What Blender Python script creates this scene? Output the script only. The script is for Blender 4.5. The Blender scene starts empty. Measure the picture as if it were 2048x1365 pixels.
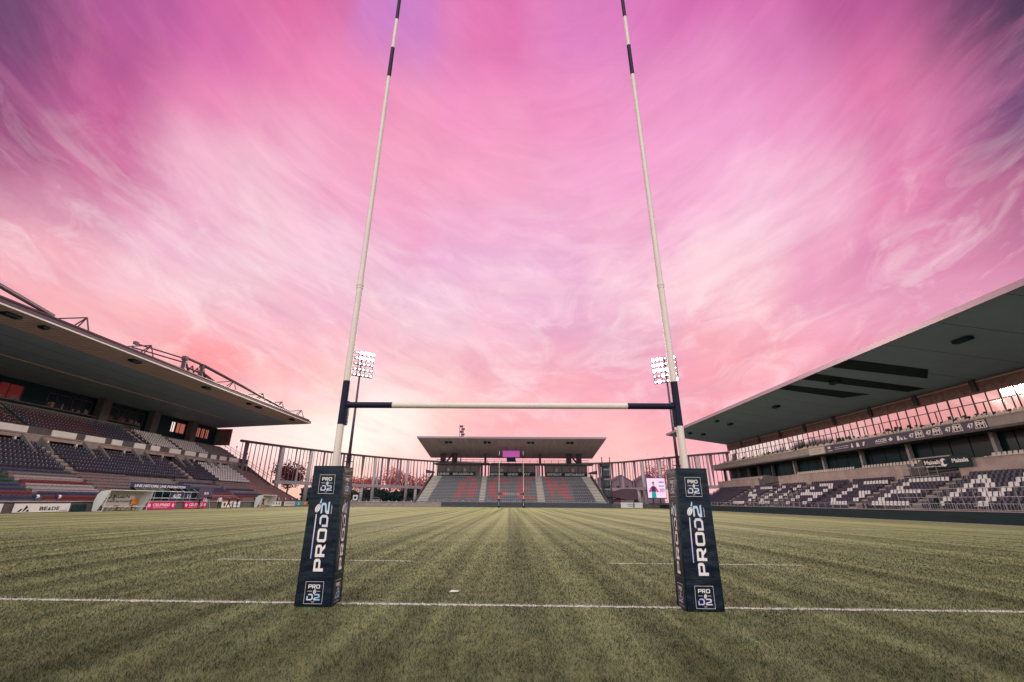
import bpy, bmesh, math, random
import numpy as np
from mathutils import Vector, Matrix, noise as mnoise
R = math.radians
SC = bpy.context.scene
COL = SC.collection
rnd = random.Random(7)

# ------------------------------------------------------------------ camera
CAMQ = (892.418, 0.370565, 0.0197317, 0.00821815)      # focal in px of a 2048 frame, pitch, yaw, roll
CX, CY, CAMLOC = 1006.733, 655.684, Vector((0.0418, -7.6263, 1.4393))
_p, _yw, _r = CAMQ[1:]
_F = Vector((-math.sin(_yw)*math.cos(_p), math.cos(_yw)*math.cos(_p), math.sin(_p)))
_R = Vector((math.cos(_yw), math.sin(_yw), 0)); _U = _R.cross(_F)
_R2 = math.cos(_r)*_R + math.sin(_r)*_U; _U2 = -math.sin(_r)*_R + math.cos(_r)*_U
cd = bpy.data.cameras.new('camera'); cam = bpy.data.objects.new('camera', cd); COL.objects.link(cam)
cam.matrix_world = Matrix.Translation(CAMLOC) @ Matrix((_R2, _U2, -_F)).transposed().to_4x4()
cd.sensor_width = 36; cd.lens = CAMQ[0]/2048*36
cd.shift_x = (1024-CX)/2048; cd.shift_y = (CY-682.5)/2048
cd.clip_start = .05; cd.clip_end = 3000
SC.camera = cam
def px(p):
    v = Vector(p)-CAMLOC; z = v.dot(_F)
    if z < .1: return None
    return CX+CAMQ[0]*v.dot(_R2)/z, CY-CAMQ[0]*v.dot(_U2)/z, z

# ------------------------------------------------------------------ render look
SC.view_settings.view_transform = 'Standard'; SC.view_settings.look = 'None'
SC.view_settings.gamma = 1; SC.view_settings.exposure = 0
SC.render.engine = 'CYCLES'
try: SC.cycles.max_bounces = 5; SC.cycles.transparent_max_bounces = 12
except Exception: pass

# ------------------------------------------------------------------ sky: a dusk sky as a function of direction
SKY_AZ=[-60, -50, -42, -35, -29, -24, -19, -14, -9, -4, 1, 7, 13, 19, 25, 31, 38, 46, 58]  # unseen low sky at far left is lightened for the right stand's glazing
SKY_EL=[0, 3, 6, 8.5, 11, 14, 17, 21, 25, 29, 34, 39, 45, 53, 64]
SKY=[[[0.872, 0.306, 0.306], [0.876, 0.312, 0.31], [0.897, 0.349, 0.337], [0.933, 0.451, 0.423], [0.972, 0.607, 0.563], [0.986, 0.678, 0.635], [0.97, 0.602, 0.58], [0.913, 0.505, 0.517], [0.445, 0.16, 0.27], [0.248, 0.069, 0.179], [0.193, 0.061, 0.17], [0.16, 0.062, 0.16], [0.289, 0.086, 0.231], [0.484, 0.108, 0.332], [0.648, 0.228, 0.415]], [[0.872, 0.306, 0.306], [0.876, 0.312, 0.31], [0.896, 0.349, 0.337], [0.933, 0.451, 0.422], [0.971, 0.597, 0.555], [0.973, 0.569, 0.542], [0.932, 0.457, 0.472], [0.854, 0.412, 0.485], [0.669, 0.298, 0.427], [0.601, 0.187, 0.353], [0.554, 0.125, 0.315], [0.468, 0.103, 0.291], [0.466, 0.107, 0.323], [0.57, 0.116, 0.367], [0.679, 0.142, 0.353]], [[0.872, 0.306, 0.306], [0.876, 0.312, 0.31], [0.897, 0.349, 0.337], [0.938, 0.437, 0.411], [0.981, 0.474, 0.448], [0.973, 0.446, 0.442], [0.932, 0.471, 0.497], [0.881, 0.523, 0.603], [0.854, 0.498, 0.63], [0.843, 0.452, 0.594], [0.843, 0.433, 0.574], [0.785, 0.25, 0.46], [0.646, 0.151, 0.394], [0.666, 0.138, 0.355], [0.67, 0.147, 0.37]], [[0.913, 0.515, 0.457], [0.915, 0.519, 0.461], [0.938, 0.513, 0.487], [0.945, 0.449, 0.447], [0.961, 0.392, 0.392], [0.977, 0.339, 0.344], [0.927, 0.445, 0.491], [0.891, 0.555, 0.631], [0.891, 0.607, 0.689], [0.884, 0.565, 0.658], [0.869, 0.502, 0.616], [0.832, 0.334, 0.517], [0.78, 0.209, 0.435], [0.68, 0.142, 0.353], [0.6, 0.191, 0.504]], [[0.919, 0.524, 0.467], [0.939, 0.57, 0.518], [0.979, 0.72, 0.663], [0.985, 0.738, 0.682], [0.96, 0.581, 0.558], [0.935, 0.455, 0.475], [0.914, 0.457, 0.509], [0.886, 0.505, 0.602], [0.883, 0.567, 0.669], [0.883, 0.544, 0.654], [0.87, 0.453, 0.594], [0.865, 0.381, 0.55], [0.834, 0.26, 0.481], [0.668, 0.159, 0.394], [0.579, 0.204, 0.544]], [[0.956, 0.532, 0.388], [0.97, 0.63, 0.521], [0.993, 0.815, 0.74], [0.997, 0.821, 0.75], [0.988, 0.705, 0.649], [0.97, 0.563, 0.539], [0.926, 0.507, 0.554], [0.877, 0.508, 0.626], [0.872, 0.56, 0.678], [0.866, 0.539, 0.669], [0.853, 0.384, 0.561], [0.862, 0.363, 0.541], [0.839, 0.264, 0.486], [0.598, 0.203, 0.527], [0.578, 0.205, 0.545]], [[0.962, 0.508, 0.379], [0.98, 0.672, 0.542], [0.997, 0.865, 0.757], [0.999, 0.908, 0.822], [0.997, 0.874, 0.797], [0.975, 0.7, 0.684], [0.938, 0.542, 0.606], [0.904, 0.564, 0.645], [0.876, 0.587, 0.691], [0.86, 0.481, 0.64], [0.853, 0.371, 0.562], [0.874, 0.36, 0.53], [0.849, 0.289, 0.497], [0.582, 0.206, 0.545], [0.584, 0.202, 0.539]], [[0.961, 0.435, 0.343], [0.974, 0.549, 0.468], [0.99, 0.743, 0.667], [0.997, 0.838, 0.757], [0.998, 0.803, 0.723], [0.978, 0.666, 0.635], [0.944, 0.576, 0.612], [0.886, 0.581, 0.672], [0.849, 0.552, 0.694], [0.84, 0.433, 0.626], [0.858, 0.376, 0.57], [0.879, 0.362, 0.528], [0.866, 0.321, 0.525], [0.61, 0.21, 0.538], [0.625, 0.183, 0.491]], [[0.976, 0.541, 0.469], [0.981, 0.592, 0.527], [0.979, 0.583, 0.52], [0.978, 0.576, 0.514], [0.982, 0.612, 0.554], [0.971, 0.609, 0.589], [0.928, 0.54, 0.588], [0.874, 0.566, 0.669], [0.842, 0.538, 0.688], [0.815, 0.448, 0.653], [0.833, 0.406, 0.61], [0.886, 0.367, 0.544], [0.859, 0.294, 0.53], [0.739, 0.218, 0.488], [0.682, 0.155, 0.426]], [[0.963, 0.429, 0.417], [0.962, 0.426, 0.416], [0.961, 0.433, 0.422], [0.959, 0.452, 0.44], [0.954, 0.473, 0.465], [0.939, 0.461, 0.489], [0.898, 0.439, 0.536], [0.874, 0.486, 0.613], [0.856, 0.512, 0.661], [0.814, 0.451, 0.659], [0.851, 0.407, 0.611], [0.896, 0.376, 0.564], [0.867, 0.31, 0.538], [0.745, 0.194, 0.451], [0.693, 0.15, 0.414]], [[0.961, 0.396, 0.404], [0.961, 0.395, 0.404], [0.959, 0.394, 0.404], [0.955, 0.391, 0.409], [0.946, 0.401, 0.436], [0.935, 0.482, 0.534], [0.919, 0.508, 0.577], [0.862, 0.493, 0.631], [0.815, 0.46, 0.65], [0.807, 0.445, 0.663], [0.832, 0.414, 0.625], [0.894, 0.377, 0.566], [0.87, 0.327, 0.545], [0.726, 0.179, 0.438], [0.693, 0.15, 0.414]], [[0.956, 0.507, 0.435], [0.961, 0.479, 0.443], [0.968, 0.444, 0.436], [0.96, 0.419, 0.431], [0.939, 0.382, 0.429], [0.905, 0.365, 0.446], [0.83, 0.386, 0.523], [0.78, 0.403, 0.587], [0.772, 0.418, 0.62], [0.806, 0.421, 0.631], [0.83, 0.405, 0.615], [0.862, 0.383, 0.589], [0.84, 0.286, 0.528], [0.742, 0.226, 0.501], [0.675, 0.159, 0.436]], [[0.956, 0.512, 0.431], [0.956, 0.503, 0.439], [0.959, 0.49, 0.454], [0.959, 0.467, 0.461], [0.939, 0.409, 0.455], [0.889, 0.351, 0.453], [0.794, 0.363, 0.52], [0.814, 0.452, 0.61], [0.878, 0.535, 0.669], [0.908, 0.555, 0.691], [0.868, 0.426, 0.629], [0.871, 0.376, 0.61], [0.836, 0.288, 0.534], [0.696, 0.21, 0.511], [0.619, 0.184, 0.505]], [[0.948, 0.467, 0.466], [0.931, 0.424, 0.436], [0.919, 0.392, 0.412], [0.915, 0.384, 0.415], [0.881, 0.326, 0.417], [0.848, 0.31, 0.431], [0.793, 0.347, 0.495], [0.874, 0.515, 0.622], [0.927, 0.588, 0.682], [0.895, 0.505, 0.66], [0.865, 0.408, 0.618], [0.87, 0.375, 0.61], [0.818, 0.304, 0.561], [0.698, 0.205, 0.507], [0.612, 0.188, 0.514]], [[0.931, 0.432, 0.446], [0.898, 0.362, 0.394], [0.879, 0.321, 0.364], [0.875, 0.31, 0.364], [0.878, 0.311, 0.382], [0.895, 0.318, 0.39], [0.92, 0.378, 0.448], [0.947, 0.508, 0.573], [0.955, 0.625, 0.692], [0.931, 0.6, 0.702], [0.874, 0.415, 0.63], [0.863, 0.368, 0.605], [0.812, 0.303, 0.563], [0.683, 0.185, 0.474], [0.612, 0.187, 0.513]], [[0.876, 0.315, 0.359], [0.872, 0.307, 0.353], [0.873, 0.307, 0.355], [0.9, 0.337, 0.411], [0.898, 0.335, 0.414], [0.887, 0.325, 0.405], [0.902, 0.382, 0.461], [0.926, 0.512, 0.582], [0.924, 0.613, 0.677], [0.913, 0.596, 0.701], [0.882, 0.475, 0.661], [0.832, 0.341, 0.59], [0.783, 0.279, 0.549], [0.647, 0.153, 0.432], [0.621, 0.178, 0.492]], [[0.84, 0.374, 0.472], [0.837, 0.326, 0.418], [0.831, 0.263, 0.354], [0.83, 0.263, 0.357], [0.828, 0.265, 0.37], [0.821, 0.278, 0.42], [0.82, 0.321, 0.483], [0.808, 0.335, 0.509], [0.819, 0.357, 0.534], [0.867, 0.453, 0.618], [0.865, 0.434, 0.607], [0.785, 0.281, 0.525], [0.686, 0.206, 0.471], [0.629, 0.143, 0.415], [0.642, 0.153, 0.436]], [[0.796, 0.346, 0.462], [0.787, 0.343, 0.464], [0.754, 0.306, 0.485], [0.753, 0.305, 0.485], [0.753, 0.305, 0.485], [0.753, 0.305, 0.485], [0.732, 0.284, 0.466], [0.675, 0.214, 0.405], [0.681, 0.197, 0.393], [0.744, 0.216, 0.416], [0.694, 0.2, 0.408], [0.697, 0.186, 0.386], [0.488, 0.105, 0.31], [0.556, 0.109, 0.346], [0.644, 0.15, 0.428]], [[0.713, 0.293, 0.428], [0.704, 0.289, 0.427], [0.694, 0.285, 0.426], [0.655, 0.262, 0.406], [0.38, 0.087, 0.241], [0.354, 0.072, 0.225], [0.36, 0.075, 0.228], [0.356, 0.075, 0.22], [0.317, 0.079, 0.193], [0.178, 0.064, 0.174], [0.126, 0.054, 0.153], [0.072, 0.04, 0.094], [0.188, 0.058, 0.161], [0.434, 0.092, 0.285], [0.612, 0.2, 0.418]]]

REAR_FILL = (1.6, 1.72, 1.72); REAR_GAIN = 1.0
def build_world():
    W = bpy.data.worlds.new('World'); SC.world = W; W.use_nodes = True
    nt = W.node_tree; nt.nodes.clear(); N = nt.nodes.new; L = nt.links.new
    def mth(op, a, b=None, c=None):
        n = N('ShaderNodeMath'); n.operation = op
        for i, v in enumerate((a, b, c)):
            if v is None: continue
            if isinstance(v, (int, float)): n.inputs[i].default_value = v
            else: L(v, n.inputs[i])
        return n.outputs[0]
    def mr(v, a, b, c=0, d=1, sm=False):
        n = N('ShaderNodeMapRange'); n.interpolation_type = 'SMOOTHSTEP' if sm else 'LINEAR'
        L(v, n.inputs[0])
        for i, q in zip((1, 2, 3, 4), (a, b, c, d)): n.inputs[i].default_value = q
        return n.outputs[0]
    def mix(f, a, b, mode='MIX'):
        n = N('ShaderNodeMix'); n.data_type = 'RGBA'; n.blend_type = mode
        for s, v in ((n.inputs[0], f), (n.inputs[6], a), (n.inputs[7], b)):
            if isinstance(v, (int, float)): s.default_value = v
            elif isinstance(v, tuple): s.default_value = (*v, 1)
            else: L(v, s)
        return n.outputs[2]
    tc = N('ShaderNodeTexCoord'); sp = N('ShaderNodeSeparateXYZ'); L(tc.outputs['Generated'], sp.inputs[0])
    x, y, z = sp.outputs
    zz = mth('MAXIMUM', z, 0.0)
    den = mth('ADD', zz, .13)
    cb = N('ShaderNodeCombineXYZ'); L(mth('DIVIDE', x, den), cb.inputs[0]); L(mth('DIVIDE', y, den), cb.inputs[1])
    def noise(sx, sy, scale, det, dist=0., off=(0, 0, 0), rot=0):
        m = N('ShaderNodeMapping'); m.inputs['Scale'].default_value = (sx, sy, 1); m.inputs['Location'].default_value = off
        m.inputs['Rotation'].default_value = (0, 0, R(rot)); L(cb.outputs[0], m.inputs[0])
        n = N('ShaderNodeTexNoise'); n.inputs['Scale'].default_value = scale; n.inputs['Detail'].default_value = det
        n.inputs['Roughness'].default_value = .6; n.inputs['Distortion'].default_value = dist
        L(m.outputs[0], n.inputs['Vector']); return n
    nw = noise(1, .55, 1.1, 6, .6, (3.1, 1.7, 0))
    sw = N('ShaderNodeSeparateColor'); L(nw.outputs['Color'], sw.inputs[0])
    az = mth('MULTIPLY', mth('ARCTAN2', x, y), 180/math.pi)
    hor = mth('SQRT', mth('ADD', mth('MULTIPLY', x, x), mth('MULTIPLY', y, y)))
    el = mth('MULTIPLY', mth('ARCTAN2', z, hor), 180/math.pi)
    elw = mr(el, 0, 25, .25, 1)
    azr = az
    az = mth('ADD', az, mth('MULTIPLY', mth('MULTIPLY', mth('SUBTRACT', sw.outputs[0], .5), 15), elw))
    el2 = mth('ADD', el, mth('MULTIPLY', mth('MULTIPLY', mth('SUBTRACT', sw.outputs[1], .5), 10), elw))
    t = mth('MULTIPLY', el2, 1/64)
    prev = None
    for i, a in enumerate(SKY_AZ):
        cr = N('ShaderNodeValToRGB'); cr.color_ramp.interpolation = 'B_SPLINE' if False else 'EASE'
        e = cr.color_ramp.elements
        e[0].position = 0; e[0].color = (*SKY[i][0], 1); e[1].position = 1; e[1].color = (*SKY[i][-1], 1)
        for k in range(1, len(SKY_EL)-1):
            q = e.new(SKY_EL[k]/64); q.color = (*SKY[i][k], 1)
        L(t, cr.inputs[0])
        prev = cr.outputs[0] if prev is None else mix(mr(az, SKY_AZ[i-1], a, sm=True), prev, cr.outputs[0])
    # wisps of cloud stretched over the pitch's length
    def bands(sa, se, det, dist, off=0.):
        c2_ = N('ShaderNodeCombineXYZ'); L(mth('MULTIPLY', azr, sa), c2_.inputs[0])
        L(mth('MULTIPLY', mth('SUBTRACT', el, mth('MULTIPLY', mth('SQRT', mth('ADD', mth('MULTIPLY', mth('ADD', azr, -9), mth('ADD', azr, -9)), 320)), .40)), se), c2_.inputs[1]); c2_.inputs[2].default_value = off
        n = N('ShaderNodeTexNoise'); n.inputs['Scale'].default_value = 1; n.inputs['Detail'].default_value = det; n.inputs['Roughness'].default_value = .62
        n.inputs['Distortion'].default_value = dist; L(c2_.outputs[0], n.inputs['Vector']); return n
    w1 = bands(.058, .15, 9, 1.6, 1.3)
    w5 = bands(.14, .26, 9, 1.2, 9.3)
    w2 = bands(.10, .42, 8, .7, 4.1)
    w4 = noise(1.2, .55, 2.2, 9, .5, (5, 3, 0), 6)
    w3 = noise(.8, .42, 1.0, 5, .6, (1, 9, 0), 14)
    up = mr(el, 1, 14, .5, 1)
    edge = mr(mth('ABSOLUTE', azr), 54, 38, .25, 1)
    lightw = mth('MULTIPLY', mr(w1.outputs[0], .50, .66, 0, .48), mth('MULTIPLY', mr(el, 2, 16, .35, 1), mr(el, 40, 25, .05, 1)))
    c = mix(mth('MULTIPLY', lightw, edge), prev, (.98, .68, .76))
    c = mix(mth('MULTIPLY', mr(w4.outputs[0], .52, .70, 0, .22), mth('MULTIPLY', edge, mr(el, 46, 28, .15, 1))), c, (.93, .55, .70))
    c = mix(mth('MULTIPLY', mr(w2.outputs[0], .44, .30, 0, .22), mth('MULTIPLY', mr(el, 4, 14, .5, 1), mr(el, 45, 28, .15, 1))), c, (.80, .38, .55))
    c = mix(mth('MULTIPLY', mr(el, 30, 14, 0, .26), mr(az, -16, -3, 0, 1)), c, (.93, .55, .60))
    darkw = mth('MULTIPLY', mr(w3.outputs[0], .50, .72, 0, .16), mr(el, 14, 24))
    c = mix(darkw, c, mix(1.0, c, (.80, .42, .66), 'MULTIPLY'))
    c = mix(mth('MULTIPLY', mr(w1.outputs[0], .48, .30, 0, .30), mth('MULTIPLY', mr(el, 8, 18, 0, 1), mr(el, 50, 34, .3, 1))), c, (.76, .25, .45))
    c = mix(mth('MULTIPLY', mr(w5.outputs[0], .50, .66, 0, .34), mth('MULTIPLY', mr(el, 3, 12, .4, 1), mr(el, 36, 22, .0, 1))), c, (1.0, .80, .82))
    fine = mth('MULTIPLY', mr(w2.outputs[0], .3, .7, .96, 1.08), mr(el, 6, 16, 1.10, 1.03))
    fc = N('ShaderNodeVectorMath'); fc.operation = 'SCALE'; L(c, fc.inputs[0]); L(fine, fc.inputs['Scale'])
    # added fill: sky behind the camera and overhead brightened to light the near faces
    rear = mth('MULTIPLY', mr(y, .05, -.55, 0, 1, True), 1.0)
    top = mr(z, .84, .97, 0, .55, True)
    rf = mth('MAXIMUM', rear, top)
    c2 = mix(rf, fc.outputs[0], tuple(v*REAR_GAIN for v in REAR_FILL))
    low = mr(z, -.02, -.06)
    c3 = mix(low, c2, (.05, .05, .05))
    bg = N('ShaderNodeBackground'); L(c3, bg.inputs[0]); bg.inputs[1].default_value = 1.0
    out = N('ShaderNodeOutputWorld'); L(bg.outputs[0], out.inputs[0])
    try: W.cycles.sampling_method = 'MANUAL'; W.cycles.sample_map_resolution = 512
    except Exception: pass
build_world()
sd = bpy.data.lights.new('soft_fill', 'SUN'); sd.energy = .5; sd.angle = R(25); sd.color = (1, .86, .74)
so = bpy.data.objects.new('soft_fill', sd); COL.objects.link(so)
so.rotation_euler = (R(48), 0, R(-12))      # added fill from behind the camera, very soft; the dusk sun lies ahead

# ------------------------------------------------------------------ helpers
def lab(o, label=None, cat=None, group=None, kind=None):
    if label: o['label'] = label
    if cat: o['category'] = cat
    if group: o['group'] = group
    if kind: o['kind'] = kind
    return o
MATS = {}
def mat(name, rgb, rough=.7, metal=0., var=.12, vs=3., bump=0., bs=20., emit=None, es=1., spec=None, coat=0., trans=None, stretch=None):
    if name in MATS: return MATS[name]
    m = bpy.data.materials.new(name); m.use_nodes = True; nt = m.node_tree; N = nt.nodes.new; L = nt.links.new
    b = nt.nodes['Principled BSDF']; b.inputs['Roughness'].default_value = rough; b.inputs['Metallic'].default_value = metal
    b.inputs['Base Color'].default_value = (*rgb, 1)
    b.inputs['Specular IOR Level'].default_value = .14 if spec is None else spec
    if coat: b.inputs['Coat Weight'].default_value = coat
    src = None
    if var or bump:
        tc = N('ShaderNodeTexCoord'); mp = N('ShaderNodeMapping'); L(tc.outputs['Object'], mp.inputs[0])
        if stretch: mp.inputs['Scale'].default_value = stretch
        src = mp.outputs[0]
    if var:
        n = N('ShaderNodeTexNoise'); n.inputs['Scale'].default_value = vs; n.inputs['Detail'].default_value = 6; n.inputs['Roughness'].default_value = .65
        L(src, n.inputs['Vector'])
        r = N('ShaderNodeMapRange'); r.inputs[1].default_value = .3; r.inputs[2].default_value = .7
        r.inputs[3].default_value = 1-var; r.inputs[4].default_value = 1+var; L(n.outputs[0], r.inputs[0])
        v = N('ShaderNodeVectorMath'); v.operation = 'SCALE'; v.inputs[0].default_value = rgb; L(r.outputs[0], v.inputs['Scale'])
        L(v.outputs[0], b.inputs['Base Color'])
    if bump:
        n2 = N('ShaderNodeTexNoise'); n2.inputs['Scale'].default_value = bs; n2.inputs['Detail'].default_value = 5
        L(src, n2.inputs['Vector'])
        bp = N('ShaderNodeBump'); bp.inputs['Strength'].default_value = bump; bp.inputs['Distance'].default_value = .02
        L(n2.outputs[0], bp.inputs['Height']); L(bp.outputs[0], b.inputs['Normal'])
    if emit: b.inputs['Emission Color'].default_value = (*emit, 1); b.inputs['Emission Strength'].default_value = es
    MATS[name] = m; return m

class MB:
    def __init__(s): s.v = []; s.f = []; s.m = []; s.mi = 0
    def q(s, *pts):
        i = len(s.v); s.v += [tuple(p) for p in pts]; s.f.append(tuple(range(i, i+len(pts)))); s.m.append(s.mi); return s
    def box(s, x0, x1, y0, y1, z0, z1):
        i = len(s.v)
        s.v += [(x0,y0,z0),(x1,y0,z0),(x1,y1,z0),(x0,y1,z0),(x0,y0,z1),(x1,y0,z1),(x1,y1,z1),(x0,y1,z1)]
        for f in ((0,3,2,1),(4,5,6,7),(0,1,5,4),(1,2,6,5),(2,3,7,6),(3,0,4,7)): s.f.append(tuple(i+k for k in f)); s.m.append(s.mi)
        return s
    def obox(s, c, ax, ay, az):
        c, ax, ay, az = map(Vector, (c, ax, ay, az)); i = len(s.v)
        for k in ((-1,-1,-1),(1,-1,-1),(1,1,-1),(-1,1,-1),(-1,-1,1),(1,-1,1),(1,1,1),(-1,1,1)):
            s.v.append(tuple(c+ax*k[0]+ay*k[1]+az*k[2]))
        for f in ((0,3,2,1),(4,5,6,7),(0,1,5,4),(1,2,6,5),(2,3,7,6),(3,0,4,7)): s.f.append(tuple(i+k for k in f)); s.m.append(s.mi)
        return s
    def tube(s, a, b, r, r2=None, n=6, caps=True):
        a, b = Vector(a), Vector(b); d = (b-a).normalized(); r2 = r if r2 is None else r2
        u = d.cross(Vector((0,0,1)) if abs(d.z) < .9 else Vector((1,0,0))).normalized(); w = d.cross(u); i = len(s.v)
        for k in range(n):
            t = 2*math.pi*k/n; o = u*math.cos(t)+w*math.sin(t); s.v.append(tuple(a+o*r)); s.v.append(tuple(b+o*r2))
        for k in range(n):
            j = (k+1) % n; s.f.append((i+2*k, i+2*j, i+2*j+1, i+2*k+1)); s.m.append(s.mi)
        if caps:
            s.f.append(tuple(i+2*k for k in reversed(range(n)))); s.m.append(s.mi)
            s.f.append(tuple(i+2*k+1 for k in range(n))); s.m.append(s.mi)
        return s
    def prism(s, poly, ext):      # poly: list of 3d points, ext vector
        ext = Vector(ext); n = len(poly); i = len(s.v)
        s.v += [tuple(p) for p in poly]+[tuple(Vector(p)+ext) for p in poly]
        s.f.append(tuple(range(i, i+n))); s.f.append(tuple(range(i+2*n-1, i+n-1, -1))); s.m += [s.mi]*2
        for k in range(n):
            j = (k+1) % n; s.f.append((i+k, i+n+k, i+n+j, i+j)); s.m.append(s.mi)
        return s
    def ball(s, c, rx, ry=None, rz=None, nu=10, nv=6):
        ry = ry or rx; rz = rz or rx; i = len(s.v)
        for a in range(1, nv):
            t = math.pi*a/nv
            for b in range(nu):
                p = 2*math.pi*b/nu; s.v.append((c[0]+rx*math.sin(t)*math.cos(p), c[1]+ry*math.sin(t)*math.sin(p), c[2]+rz*math.cos(t)))
        tp = len(s.v); s.v.append((c[0], c[1], c[2]+rz)); s.v.append((c[0], c[1], c[2]-rz))
        for a in range(nv-2):
            for b in range(nu):
                b2 = (b+1) % nu; s.f.append((i+a*nu+b, i+(a+1)*nu+b, i+(a+1)*nu+b2, i+a*nu+b2)); s.m.append(s.mi)
        for b in range(nu):
            b2 = (b+1) % nu; s.f.append((tp, i+b, i+b2)); s.f.append((tp+1, i+(nv-2)*nu+b2, i+(nv-2)*nu+b)); s.m += [s.mi]*2
        return s
    def build(s, name, mats, parent=None, smooth=False, recalc=False):
        me = bpy.data.meshes.new(name); me.from_pydata(s.v, [], s.f)
        if not isinstance(mats, (list, tuple)): mats = [mats]
        for m in mats: me.materials.append(m)
        if any(s.m): me.polygons.foreach_set('material_index', s.m)
        if smooth: me.polygons.foreach_set('use_smooth', [True]*len(me.polygons))
        if recalc:
            bm = bmesh.new(); bm.from_mesh(me); bmesh.ops.recalc_face_normals(bm, faces=bm.faces); bm.to_mesh(me); bm.free()
        me.update(); o = bpy.data.objects.new(name, me); COL.objects.link(o)
        if parent:
            o.parent = parent; l = Vector(parent.location)
            k = parent.parent
            while k: l += Vector(k.location); k = k.parent
            if l.length > 0 and not getattr(s, 'local', False): me.transform(Matrix.Translation(-l))
        return o
def empty(name, loc, label=None, cat=None, group=None, kind=None):
    o = bpy.data.objects.new(name, None); o.location = loc; o.empty_display_size = .5; COL.objects.link(o)
    return lab(o, label, cat, group, kind)
def curve_mesh(splines):
    cu = bpy.data.curves.new('outline', 'CURVE'); cu.dimensions = '2D'; cu.fill_mode = 'BOTH'
    for pts in splines:
        sp = cu.splines.new('POLY'); sp.points.add(len(pts)-1); sp.use_cyclic_u = True
        for p, q in zip(sp.points, pts): p.co = (q[0], q[1], 0, 1)
    o = bpy.data.objects.new('outline', cu); COL.objects.link(o)
    me = bpy.data.meshes.new_from_object(o.evaluated_get(bpy.context.evaluated_depsgraph_get()))
    r = ([tuple(v.co) for v in me.vertices], [tuple(p.vertices) for p in me.polygons])
    bpy.data.objects.remove(o); bpy.data.curves.remove(cu); bpy.data.meshes.remove(me); return r
_tc = {}
def text_geo(t, bold=0.):
    if (t, bold) in _tc: return _tc[(t, bold)]
    cu = bpy.data.curves.new('txt', 'FONT'); cu.body = t; cu.size = 1; cu.resolution_u = 2; cu.offset = bold
    o = bpy.data.objects.new('txt', cu); COL.objects.link(o)
    me = bpy.data.meshes.new_from_object(o.evaluated_get(bpy.context.evaluated_depsgraph_get()))
    v = np.array([tuple(q.co) for q in me.vertices]); f = [tuple(p.vertices) for p in me.polygons]
    bpy.data.objects.remove(o); bpy.data.curves.remove(cu); bpy.data.meshes.remove(me)
    v[:, 0] -= v[:, 0].min(); v[:, 1] -= v[:, 1].min()
    s = v[:, 1].max(); v /= s; _tc[(t, bold)] = (v, f); return v, f
def put_text(mb, t, org, ex, ey, h, w=None, bold=.02, n=None):
    """lettering as thin faces: org = lower left, ex/ey unit directions, h height, w forced width"""
    v, f = text_geo(t, bold); ww = v[:, 0].max(); kx = (w/ww) if w else h
    org, ex, ey = Vector(org), Vector(ex), Vector(ey); i = len(mb.v)
    for a in v: mb.v.append(tuple(org+ex*(a[0]*kx)+ey*(a[1]*h)))
    for g in f: mb.f.append(tuple(i+k for k in g)); mb.m.append(mb.mi)
    return ww*kx

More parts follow.
